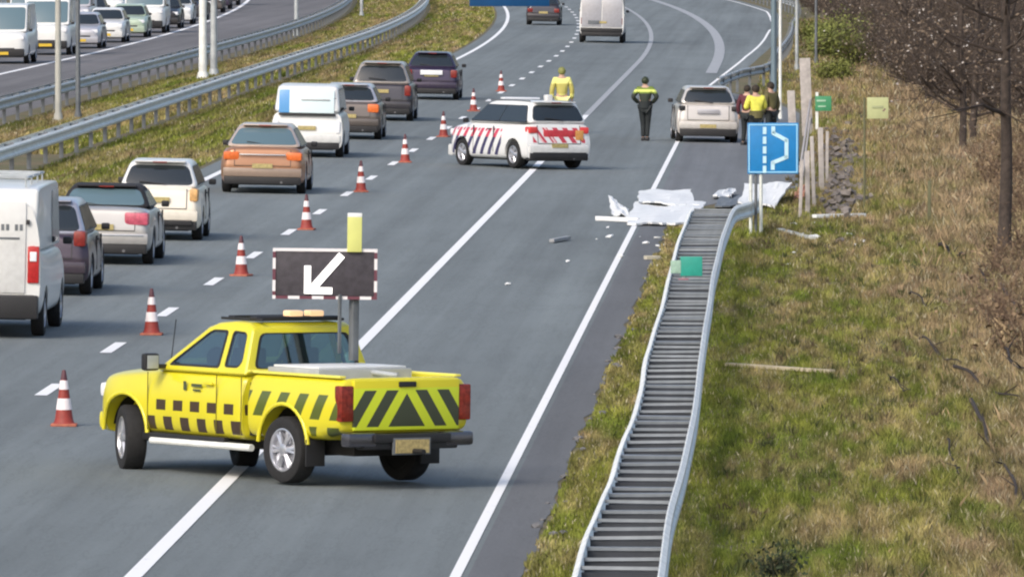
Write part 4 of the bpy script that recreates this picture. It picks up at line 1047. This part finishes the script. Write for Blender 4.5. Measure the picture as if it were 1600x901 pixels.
# overhead gantry with its blue sign
g = thing('overhead_gantry', 'steel gantry over the motorway with a blue sign hanging down', 'gantry', (-6.5, 130, 0))
for gx in (-10.2 - 8, 11.5): MB().box((gx, 0, 4.7), (.4, .4, 9.8)).build('column', M_galv, g, bevel=.02)
MB().box((-3.35, 0, 9.7), (30, .25, .25)).build('beam', M_galv, g, bevel=.02)
pA, pB = P(734, 10), P(859, 10); k_ = lambda px: (px - 1257) / F * 130
sx0, sx1 = k_(734), k_(859); zb_ = H - 177 / F * 130
s_ = MB().box((0, 0, 0), (sx1 - sx0, .08, 1.5)).build('blue_sign', mat('sign blue', (.0, .055, .17), rough=.4, var=.1), g, bevel=.01, loc=((sx0 + sx1) / 2 + 6.5, -.1, zb_ + .75))
MB().box((0, 0, 0), (.1, .1, 3.4)).build('hanger', M_galv, s_, loc=(0, .09, 2.1))

# ---------------------------------------------------------------- signs on the right
p = P(1181, 367)
sg = thing('bay_sign', 'square blue emergency bay sign with white lay-by symbol on two white posts', 'road sign', p, math.radians(1))
SB = mat('bright sign blue', (.01, .20, .50), rough=.4, var=.12, nscale=3)
SWm = mat('sign white blue', (.50, .75, .86), rough=.5, var=.05)
mb = MB().box((.335, 0, 1.70), (1.0, .03, 1.0)).build('sign_plate', SB, sg, bevel=.004)
mb = MB()
for c, d in (((.335, -.018, 2.165), (.96, .008, .025)), ((.335, -.018, 1.235), (.96, .008, .025)), ((-.135, -.018, 1.70), (.025, .008, .92)), ((.805, -.018, 1.70), (.025, .008, .92))): mb.box(c, d)
mb.build('sign_border', mat('pale blue border', (.30, .62, .85), rough=.5, var=.05), sg)
mb = MB()
def sbar(p, q, t):
    p, q = Vector((p[0], -.018, p[1])), Vector((q[0], -.018, q[1])); d = (q - p).normalized(); n_ = Vector((-d.z, 0, d.x)) * t / 2
    mb.prism([p + n_ - d * t * .3, p - n_ - d * t * .3, q - n_ + d * t * .3, q + n_ + d * t * .3], (0, -.008, 0))
for i in range(5): sbar((.17, 2.10 - i * .19), (.17, 2.0 - i * .19), .07)
for a, b in (((.34, 2.11), (.34, 2.01)), ((.34, 2.0), (.60, 1.86)), ((.60, 1.86), (.60, 1.53)), ((.60, 1.53), (.33, 1.42)), ((.33, 1.42), (.33, 1.30))): sbar(a, b, .075)
mb.build('sign_symbol', SWm, sg)
for dx in (-.10, .10): MB().tube([(dx, .04, -.05), (dx, .04, 2.1)], .035, 10).build('post', mat('white post', (.66, .70, .66), rough=.5, var=.15, nscale=8), sg)
MB().tube([(0, .05, -.05), (0, .05, 1.3)], .03, 8).build('post', M_galvd, sg)
# distance marker between the rails
p = P(1068, 512)
hm = thing('distance_marker', 'small turquoise green distance marker standing between the two rails', 'marker sign', p)
MB().box((0, 0, .44), (.05, .04, .95)).build('post', M_galv, hm)
box_part('marker_plate', (.12, -.04, .95), (.34, .03, .30), mat('marker green', (.02, .30, .23), rough=.5, var=.12, nscale=6), hm, bevel=.01)
box_part('marker_panel', (-.12, -.05, .94), (.16, .02, .20), mat('marker pale', (.30, .45, .36), rough=.5, var=.2, nscale=12), hm, bevel=.01)
box_part('red_reflector', (.0, -.06, .70), (.16, .02, .13), mat('faded red', (.30, .12, .15), rough=.5, var=.1), hm, bevel=.005)
p = P(1283, 205)
s2 = thing('green_sign', 'small green sign on a pale post beside the damaged fence', 'sign', p)
MB().box((-.12, 0, .5), (.08, .05, 1.2)).build('post', M_galvb, s2)
box_part('sign_plate', (.06, -.04, .78), (.46, .03, .42), mat('leaf green sign', (.05, .26, .12), rough=.5, var=.12, nscale=6), s2, bevel=.01)
box_part('sign_mark', (.0, -.06, .86), (.26, .01, .05), mat('pale green', (.35, .55, .40), var=.1), s2, bevel=.002); box_part('sign_mark', (.02, -.06, .70), (.22, .01, .04), MAT['pale green'], s2, bevel=.002)
p = P(1352, 330)
s3 = thing('yellow_sign', 'square faded yellow green board on a thin post before the trees', 'sign', p)
MB().tube([(-.02, .03, -.05), (-.02, .03, 2.4)], .025, 8).build('post', mat('mossy post', (.13, .13, .07), rough=.8, var=.2), s3)
box_part('sign_plate', (.26, 0, 2.18), (.45, .03, .45), mat('faded lime', (.44, .47, .24), rough=.6, var=.08, nscale=6), s3, bevel=.006)
box_part('sign_mark', (.26, -.02, 2.2), (.24, .01, .05), mat('grey green', (.33, .36, .2), var=.1), s3, bevel=.002)
for px, py, hh, lb in ((1452, 352, .95, 'low mossy stake in the dry grass left of the big trunk'),):
    r = thing('wooden_stake', lb, 'stake', P(px, py)); MB().box((0, 0, hh / 2 - .05), (.07, .06, hh)).build('stake', MAT['mossy post'], r, bevel=.01)

# damaged pale fence at the bay, seen end on
PF = mat('pale weathered wood', (.42, .39, .37), rough=.8, var=.2, nscale=8)
def board(name, label, cat, a, b, wd, th_, m=PF, group=None, tilt=0, z=.02):
    """a straight board lying between two ground points a and b (photo points)"""
    A, B = P(*a), P(*b); mid = (A + B) / 2; d = B - A
    r = MB().box((0, 0, 0), (d.length, wd, th_)).build(name, m, None, bevel=min(th_, wd) * .15)
    r.location = (mid.x, mid.y, mid.z + th_ / 2 + z); r.rotation_euler = (tilt, -math.asin(d.z / d.length), math.atan2(d.y, d.x)); tag(r, label, cat, group); return r
fe = thing('timber_fence', 'damaged pale timber fence standing end-on right of the emergency bay', 'fence', P(1262, 250))
fl = Vector(fe.location)
for px, py, hh, ww in ((1262, 212, 2.15, .30), (1240, 238, 1.6, .20), (1284, 300, 1.45, .12), (1262, 332, 1.3, .10), (1250, 340, 1.2, .07), (1272, 322, 1.5, .08), (1292, 290, 1.25, .07)):
    q = P(px, py) - fl; MB().box((0, 0, hh / 2 - .05), (ww, .06, hh + .1)).build('post', PF, fe, bevel=.01, loc=q, rot=(random.uniform(-.04, .04), random.uniform(-.05, .05), 0))
q0, q1 = P(1250, 336) - fl, P(1266, 212) - fl
for hz in (.45, .95): MB().box((0, 0, 0), (.04, (q1 - q0).length, .12)).build('fence_rail', PF, fe, loc=(q0 + q1) / 2 + Vector((0, 0, hz)), rot=(0, 0, math.atan2((q1 - q0).y, (q1 - q0).x) - PI / 2))
# ---------------------------------------------------------------- wreck debris
def crumple(name, label, cat, corners, m, zs, group=None, seed=0, thick=.03, amp=.05, nx=14, ny=8):
    """crumpled sheet spanning four photo points (clockwise) with corner heights zs"""
    rr = random.Random(seed); c = [P(x, y) for x, y in corners]; base = sum(c, Vector()) / 4
    mb = MB(); vs = []
    for j in range(ny + 1):
        for i in range(nx + 1):
            u, v_ = i / nx, j / ny
            p = (c[0] * (1 - u) + c[1] * u) * (1 - v_) + (c[3] * (1 - u) + c[2] * u) * v_
            z = (zs[0] * (1 - u) + zs[1] * u) * (1 - v_) + (zs[3] * (1 - u) + zs[2] * u) * v_
            e = 1 if 0 < i < nx and 0 < j < ny else .5
            z += amp * (math.sin(u * 9 + seed) * math.cos(v_ * 5 + seed * 2)) + rr.uniform(-1, 1) * amp * .5 * e
            gx = terr(p.x, p.y); vs.append(Vector((p.x + rr.uniform(-.03, .03), p.y + rr.uniform(-.15, .15), max(gx + .015, gx + z))) - base)
    n = nx + 1
    fs = [(j * n + i, j * n + i + 1, (j + 1) * n + i + 1, (j + 1) * n + i) for j in range(ny) for i in range(nx)]
    k = len(vs); mb.add(vs + [v + Vector((0, 0, thick)) for v in vs], fs + [tuple(k + q for q in f)[::-1] for f in fs])
    edge = [i for i in range(nx)] + [j * n + nx for j in range(ny)] + [ny * n + i for i in range(nx, 0, -1)] + [j * n for j in range(ny, 0, -1)]
    mb.add([], []); mb.f += [(edge[i], edge[(i + 1) % len(edge)], edge[(i + 1) % len(edge)] + k, edge[i] + k) for i in range(len(edge))]; mb.mi += [0] * len(edge)
    r = mb.build(name, m, None, smooth=12); r.location = base; tag(r, label, cat, group); return r
wk = crumple('wreck_panel', 'large crumpled white caravan wall panel lying across the right edge line', 'debris', [(978, 353), (1078, 354), (1103, 334), (992, 331)], M_white, (.02, .05, .22, .16), seed=1, thick=.04, amp=.028)
w2 = crumple('wreck_panel', 'long folded white strip on top of the crumpled panel', 'debris', [(996, 334), (1090, 338), (1078, 325), (1000, 324)], M_white, (.24, .20, .36, .34), seed=2, thick=.03, amp=.02)
w3 = crumple('wreck_panel', 'torn white sheet sticking up at the left end of the crumpled panel', 'debris', [(955, 338), (985, 342), (980, 336), (952, 331)], M_white, (.05, .02, .1, .34), seed=3, thick=.02, amp=.05, nx=8, ny=6)
board('white_bar', 'long white bar poking left from the crumpled panel over the road', 'debris', (932, 346), (998, 349), .10, .09, M_white)
wb_ = crumple('wreck_panel', 'white panel piece beneath the blue bay sign', 'debris', [(1152, 324), (1212, 328), (1238, 312), (1165, 308)], M_white, (.06, .05, .36, .25), seed=5, thick=.04, amp=.03)
crumple('wreck_panel', 'small white torn piece between the two large panels', 'debris', [(1112, 312), (1142, 312), (1150, 304), (1126, 304)], M_white, (.05, .03, .12, .08), seed=6, thick=.03, amp=.04, nx=8, ny=5)
crumple('floor_panel', 'dark floor panel underneath the small torn white piece', 'debris', [(1118, 326), (1160, 326), (1168, 314), (1124, 314)], M_galvd, (.03, .05, .08, .05), seed=7, thick=.03, amp=.03, nx=8, ny=5)
crumple('orange_cloth', 'orange rag at the foot of the damaged fence', 'debris', [(1238, 316), (1258, 314), (1262, 304), (1246, 303)], mat('faded orange cloth', (.45, .22, .14), rough=.9, var=.2), (.02, .1, .3, .05), seed=8, amp=.05, nx=7, ny=5)
board('white_board', 'long white board lying in the grass right of the fence', 'debris', (1272, 342), (1350, 340), .15, .07, M_white)
board('white_board', 'thin white slat lying slanted below the fence foot', 'debris', (1218, 362), (1270, 376), .14, .05, mat('grey white slat', (.45, .46, .42), rough=.7, var=.2))
board('pale_plank', 'long pale wooden plank lying alone in the grass right of the guard rail', 'plank', (1136, 574), (1300, 585), .12, .05, mat('bare wood', (.48, .42, .30), rough=.7, var=.2, nscale=6))
board('grey_lath', 'grey lath above the long white board beside the fence', 'debris', (1295, 302), (1345, 303), .12, .05, mat('grey wood', (.28, .26, .25), rough=.8, var=.2))
board('white_board', 'short white board at the foot of the big tree at the right edge', 'debris', (1553, 420), (1582, 424), .14, .08, M_white)
board('grey_strip', 'grey bent strip lying in the middle of the empty lane', 'debris', (862, 380), (888, 375), .10, .06, mat('grey metal strip', (.3, .31, .32), rough=.6, var=.2))
board('wood_slat', 'pale slat at the asphalt edge left of the rail', 'debris', (1008, 407), (1030, 407), .12, .07, mat('cream slat', (.5, .47, .38), rough=.7, var=.2))
# grey rubble slope beside the fence
mb = MB(); rr = random.Random(4); base = P(1312, 300)
for i in range(330):
    q = P(rr.gauss(1312, 20), rr.gauss(275, 30)); hgt = .22 * math.exp(-((q.x - base.x - .0) / .55) ** 2) * rr.uniform(.1, 1)
    sz_ = rr.uniform(.03, .10); mb.box((q.x - base.x, q.y - base.y, q.z - base.z + hgt), (sz_ * 1.6, sz_ * 2, sz_), rr.uniform(0, 3), rx=rr.uniform(-.6, .6), ry=rr.uniform(-.6, .6))
r = mb.build('rubble', mat('grey rubble', (.17, .15, .135), rough=.95, var=.5, nscale=3), None); r.location = base; tag(r, 'heap of grey brown rubble and earth right of the damaged timber fence', 'rubble', kind='stuff')
def shard(px, py, size, label, m=M_white, seed=0, name='fragment', group=None, flat=.5, cat='debris'):
    rr = random.Random(seed * 31 + int(px)); bm = bmesh.new(); bmesh.ops.create_icosphere(bm, subdivisions=1, radius=1)
    for v in bm.verts: v.co = Vector((v.co.x * rr.uniform(.6, 1.2), v.co.y * rr.uniform(.6, 1.2), v.co.z * flat * rr.uniform(.5, 1.1))) * size
    me = bpy.data.meshes.new(name); bm.to_mesh(me); bm.free(); r = link(name, me, m); q = P(px, py); r.location = q + Vector((0, 0, size * flat * .5)); r.rotation_euler = (rr.uniform(-.3, .3), rr.uniform(-.3, .3), rr.uniform(0, 6)); tag(r, label, cat, group); return r
DG = 'white fragments of the wreck'
for i, (px, py, sz_, lb) in enumerate([(793, 445, .07, 'tiny white fragment alone on the road, nearest the camera'), (887, 409, .055, 'tiny white fragment just below the grey bent strip'), (952, 371, .09, 'white fragment just left of the edge line below the crumpled panel'),
        (969, 402, .085, 'white fragment just right of the edge line'), (1010, 381, .09, 'white lump in the grass strip under the crumpled panel'), (1027, 373, .08, 'upper of the pale lumps in the grass strip'), (1028, 385, .06, 'small pale bit between the lumps of the grass strip'),
        (1275, 374, .15, 'white lump at the end of the slanted slat'), (1241, 353, .10, 'white scrap above the slanted slat'), (1210, 352, .07, 'white scrap right beside the sign post'), (1232, 415, .07, 'small pale scrap in the green grass below the slat'), (1329, 368, .09, 'pale scrap in the dry grass right of the white lump'),
        (1350, 378, .07, 'small pale scrap farther right in the dry grass'), (1590, 450, .08, 'white scrap at the right edge below the big tree'), (1515, 175, .22, 'pale grey heap between the two big trunks'), (1336, 383, .05, 'tiny pale scrap under its bigger neighbour in the dry grass')]):
    shard(px, py, sz_, lb, seed=i, group=DG)
rr_ = random.Random(77)
for i in range(22):
    shard(rr_.choice([rr_.gauss(1020, 45), rr_.gauss(1250, 50)]), rr_.gauss(372, 22), rr_.uniform(.02, .055), 'tiny pale splinter among many scattered around the wreck', seed=100 + i, name='splinter', group='tiny splinters around the wreck')
M_chunk = mat('broken asphalt', (.15, .15, .155), rough=.95, var=.3, nscale=20)
AG = 'broken asphalt lumps along the road edge'
for i in range(34):
    y = random.uniform(84, 150); u = -2.72 + random.uniform(-.1, .22); s_ = random.uniform(.03, .09)
    bm = bmesh.new(); bmesh.ops.create_icosphere(bm, subdivisions=1, radius=1)
    for v in bm.verts: v.co = Vector((v.co.x * random.uniform(.7, 1.2), v.co.y * random.uniform(.7, 1.3), v.co.z * .45)) * s_
    me = bpy.data.meshes.new('asphalt_lump'); bm.to_mesh(me); bm.free(); r = link('asphalt_lump', me, M_chunk); r.location = (u, y, tz(u) + s_ * .25); tag(r, 'lump of broken grey asphalt at the crumbling road edge beside the grass strip', 'asphalt lump', AG)
FB = [((1515, 640), (1585, 775), .030, 'long dark fallen branch at the right edge, nearest the camera'), ((1490, 585), (1590, 640), .026, 'fallen branch slanting through brown grass at the right edge'), ((1435, 540), (1500, 585), .018, 'thin fallen stick left of the branch in brown grass'),
      ((1466, 393), (1508, 412), .035, 'short thick fallen stick left of the big tree'), ((1555, 545), (1610, 600), .026, 'fallen branch cut off by the right edge of the photo'), ((1390, 605), (1425, 628), .014, 'short thin stick in the middle of the dry verge'),
      ((1560, 455), (1612, 520), .03, 'dark branch lying below the big tree at the right edge'), ((1530, 430), (1560, 500), .02, 'thin branch running down from the foot of the big tree'), ((1480, 700), (1500, 760), .014, 'thin short stick near the longest fallen branch'),
      ((1575, 760), (1610, 830), .02, 'fallen twig at the lower right corner'), ((1420, 470), (1475, 500), .016, 'thin pale brown stick in the dry grass above the plank')]
for a, b, rad, lb in FB:
    A, B = P(*a), P(*b); mid = (A + B) / 2; mb = MB(); n_ = 9
    pts = [(A.lerp(B, t / n_) - mid) + Vector((random.uniform(-.03, .03), random.uniform(-.3, .3), .12 + .06 * math.sin(t * .9) + random.uniform(-.015, .015))) for t in range(n_ + 1)]
    mb.tube(pts, [rad * (1 - .6 * t / n_) for t in range(n_ + 1)], 6)
    for k in (3, 5, 7): mb.tube([pts[k], pts[k] + Vector((random.uniform(-.22, .22), random.uniform(-1, 1), random.uniform(.0, .22)))], [rad * .5, rad * .2], 5)
    r = mb.build('fallen_branch', mat('dark bark', (.035, .025, .019), rough=.9, var=.3, nscale=12)); r.location = mid; tag(r, lb, 'branch', 'fallen branches on the verge')
# ---------------------------------------------------------------- trees and shrubs
M_bark = mat('bark', (.060, .046, .038), rough=.9, var=.4, nscale=9, bump=.6, bscale=14)
M_twig = mat('twigs', (.062, .046, .036), rough=.9, var=.35, nscale=3)
M_leaf = mat('dead leaves', (.15, .12, .095), rough=.8, var=.5, nscale=5)
M_leafg = mat('ivy leaves', (.07, .10, .03), rough=.7, var=.5, nscale=5)
def leafcloud(pts, n, size, spread, mb):
    for i in range(n):
        c = Vector(random.choice(pts)) + Vector([random.gauss(0, spread) for _ in range(3)])
        if c.z < .02: c.z = .03
        a = Vector([random.gauss(0, 1) for _ in range(3)]).normalized() * size * random.uniform(.5, 1.3); b = a.orthogonal().normalized() * size * random.uniform(.4, 1)
        mb.add([c - a, c + b, c + a, c - b], [(0, 1, 2, 3)])
def branch(mb, p, d, ln, r, depth, tips, bend=.25, up=.08, nseg=4, kids=3):
    pts = [p.copy()]; q = p.copy(); dd = d.copy(); rs = [r]
    for i in range(nseg):
        dd = (dd + Vector([random.gauss(0, bend) * .5 for _ in range(3)]) + Vector((0, 0, up))).normalized(); q = q + dd * ln / nseg
        if q.z < .05: q.z = .05
        pts.append(q.copy()); rs.append(r * (1 - .65 * (i + 1) / nseg)); tips.append(tuple(q))
    mb.tube(pts, rs, 5 if r > .02 else 3, cap=False)
    if depth > 0:
        for k in range(kids):
            i = random.randint(1, nseg); t = Vector([random.gauss(0, 1) for _ in range(3)]).normalized()
            nd = (dd * .6 + t * .8).normalized(); branch(mb, pts[i], nd, ln * random.uniform(.45, .7), max(.006, rs[i] * .6), depth - 1, tips, bend, up, 3, kids)
def tree_proto(h, r, nb, lowz, leaf, label, seed, leaf_m=M_leaf):
    random.seed(seed); t = thing('bare_tree', label, 'tree'); mb = MB(); pts = []; rs = []; q = Vector((0, 0, -.2)); d = Vector((random.uniform(-.05, .05), random.uniform(-.05, .05), 1))
    n = 12
    for i in range(n + 1):
        pts.append(q.copy()); rs.append(r * (1.25 if i == 0 else 1 - .8 * i / n)); q = q + d * h / n; d = (d + Vector((random.gauss(0, .05), random.gauss(0, .05), 0))).normalized()
    mb.tube(pts, rs, 10); mb.build('trunk', M_bark, t, smooth=60)
    mb = MB(); tips = []
    for i in range(nb):
        f_ = random.uniform(lowz / h, 1); k = min(n - 1, int(f_ * n)); a = random.uniform(0, 2 * PI)
        branch(mb, pts[k] + (pts[k + 1] - pts[k]) * (f_ * n - k), Vector((math.cos(a), math.sin(a), random.uniform(-.1, .7))).normalized(), h * random.uniform(.16, .32) * (1.15 - f_ * .5), rs[k] * .42, 3 if i % 2 else 2, tips, kids=4)
    mb.build('branches', M_twig, t, smooth=60)
    mb = MB(); leafcloud(tips, leaf, .045, .22, mb); mb.build('leaves', leaf_m, t, smooth=180)
    return t
def shrub_proto(h, ns, leaf, label, seed, leaf_m=M_leaf, cat='shrub', name='bare_shrub', wid=.7, twig=M_twig):
    random.seed(seed); t = thing(name, label, cat); mb = MB(); tips = []
    for i in range(ns):
        a = random.uniform(0, 2 * PI); rr = random.uniform(0, .5) * wid
        branch(mb, Vector((math.cos(a) * rr, math.sin(a) * rr, -.05)), Vector((math.cos(a) * .5, math.sin(a) * .5, 1)).normalized(), h * random.uniform(.6, 1), random.uniform(.012, .028), 2, tips, .35, .1, 5, 4)
    mb.build('stems', twig, t, smooth=60)
    mb = MB(); leafcloud(tips, leaf, .05, .15, mb); mb.build('leaves', leaf_m, t, smooth=180); return t
_n = noise(M_leaf, 2.3, 6, rough=.8); setcol(M_leaf, mix(M_leaf, ramp(_n, .56, .60), (.15, .11, .075), (.50, .47, .44)))
TG = 'bare trees beyond the right verge'; SG = 'bare shrubs of the thicket on the right'
t0 = tree_proto(9, .13, 34, 2.2, 900, 'large dark bare tree at the right edge, trunk nearest the camera', 11)
t1 = tree_proto(8, .105, 34, 1.4, 900, 'slimmer bare tree behind and left of the big trunk at the right edge', 12)
t2 = tree_proto(7, .10, 34, .8, 1200, 'bare tree farther up the verge at the left border of the thicket', 13)
def plant(o, X, D, rz, sc, label=None, group=None):
    o.location = (X, D, terr(X, D) - .03); o.rotation_euler = (0, 0, rz); o.scale = (sc, sc, sc)
    if label: o['label'] = label
    if group: o['group'] = group
q = P(1570, 402); plant(t0, q.x, q.y, 1, 1, group=TG)
q = P(1505, 245); plant(t1, q.x, q.y, 2, 1, group=TG)
q = P(1420, 132); plant(t2, q.x, q.y, 0, 1.2, group=TG)
random.seed(5)
lbT = 'thin bare tree among many in the dark thicket beyond the right verge'
for i in range(26):
    D = random.uniform(255, 640); xmin = 1257 + (343 - 200) * .55; X = random.uniform(3.6 if D < 330 else 3.0, .0235 * D + 1.5) + max(0, (D - 330) * .004)
    c = copy_tree((t1, t2, t0)[i % 3]); plant(c, X + cD(D), D, random.uniform(0, 6), random.uniform(.7, 1.1), lbT, TG)
s0 = shrub_proto(2.6, 26, 500, 'x', 21); s1 = shrub_proto(1.9, 26, 500, 'x', 22); s2_ = shrub_proto(3.2, 24, 500, 'x', 23)
for i, sh in enumerate((s0, s1, s2_)): plant(sh, 6 + i, 300 + i * 25, i, 1, 'leafless grey brown shrub in the dark thicket beyond the right verge', SG)
random.seed(9)
for i in range(150):
    D = 285 + 360 * (i / 150) ** 1.0 + random.uniform(-5, 5)
    lo = np.interp(D, [285, 300, 350, 450, 540, 640], [5.4, 4.6, 3.2, 1.9, 3.4, 4.2]); hi = .0235 * D + 1.0
    X = random.uniform(lo, max(lo + .8, hi)); c = copy_tree((s0, s1, s2_)[i % 3]); plant(c, X + cD(D), D, random.uniform(0, 6), random.uniform(.6, 1.05), 'leafless grey brown shrub in the dark thicket beyond the right verge', SG)
random.seed(17)
h0 = shrub_proto(1.3, 9, 160, 'x', 51, mat('brown leaves', (.17, .115, .065), rough=.8, var=.5, nscale=4), wid=.9, twig=mat('brown stems', (.13, .085, .055), rough=.9, var=.3))
h1 = shrub_proto(1.0, 8, 120, 'x', 52, MAT['brown leaves'], wid=.8, twig=MAT['brown stems'])
for i in range(26):
    c = (h0, h1)[i] if i < 2 else copy_tree((h0, h1)[i % 2]); D = random.uniform(122, 262); X = .0224 * D + random.uniform(-.55, .5) - .15 + (.2 if D < 150 else 0)
    plant(c, X, D, random.uniform(0, 6), random.uniform(.45, .95), 'thin brown leafless brush along the right edge of the verge', 'brown brush along the right edge')
random.seed(3)
b0 = shrub_proto(.75, 20, 2600, 'low yellow green bush on the verge beside the far guard rail', 31, mat('yellow green leaves', (.16, .18, .04), rough=.8, var=.5, nscale=4), 'bush', 'green_bush', wid=1.4)
BG = 'low green bushes on the far verge'
for i, (px, py, sc, lb) in enumerate([(1300, 90, 1.4, None), (1325, 72, 1.4, 'yellow green bush at the left foot of the dark thicket'), (1278, 66, 1.1, 'green bush close behind the far guard rail'), (1345, 105, 1.2, 'small green bush in front of the thicket'), (1310, 125, .8, 'lowest small green bush above the faded yellow board')]):
    c = b0 if i == 0 else copy_tree(b0); q = P(px, py); plant(c, q.x, q.y, i * 1.3, sc, lb, BG)
d0 = shrub_proto(.5, 14, 260, 'dark weedy clump at the bottom edge right of the guard rail', 41, mat('dark weed', (.03, .045, .015), rough=.8, var=.4), 'weed', 'weed_clump', wid=.3, twig=mat('dark stems', (.02, .025, .012)))
q = P(1218, 905); plant(d0, q.x, q.y, 0, .55, group='weeds on the verge')
for i, (px, py, sc, lb) in enumerate([(1200, 700, .22, 'small dark weed in the green grass beside the rail, below the plank'), (1430, 424, .25, 'small dark weed in the dry grass left of the big tree'), (1495, 690, .2, 'small dark weed near the fallen branch')]):
    c = copy_tree(d0); q = P(px, py); plant(c, q.x, q.y, i, sc, lb, 'weeds on the verge')
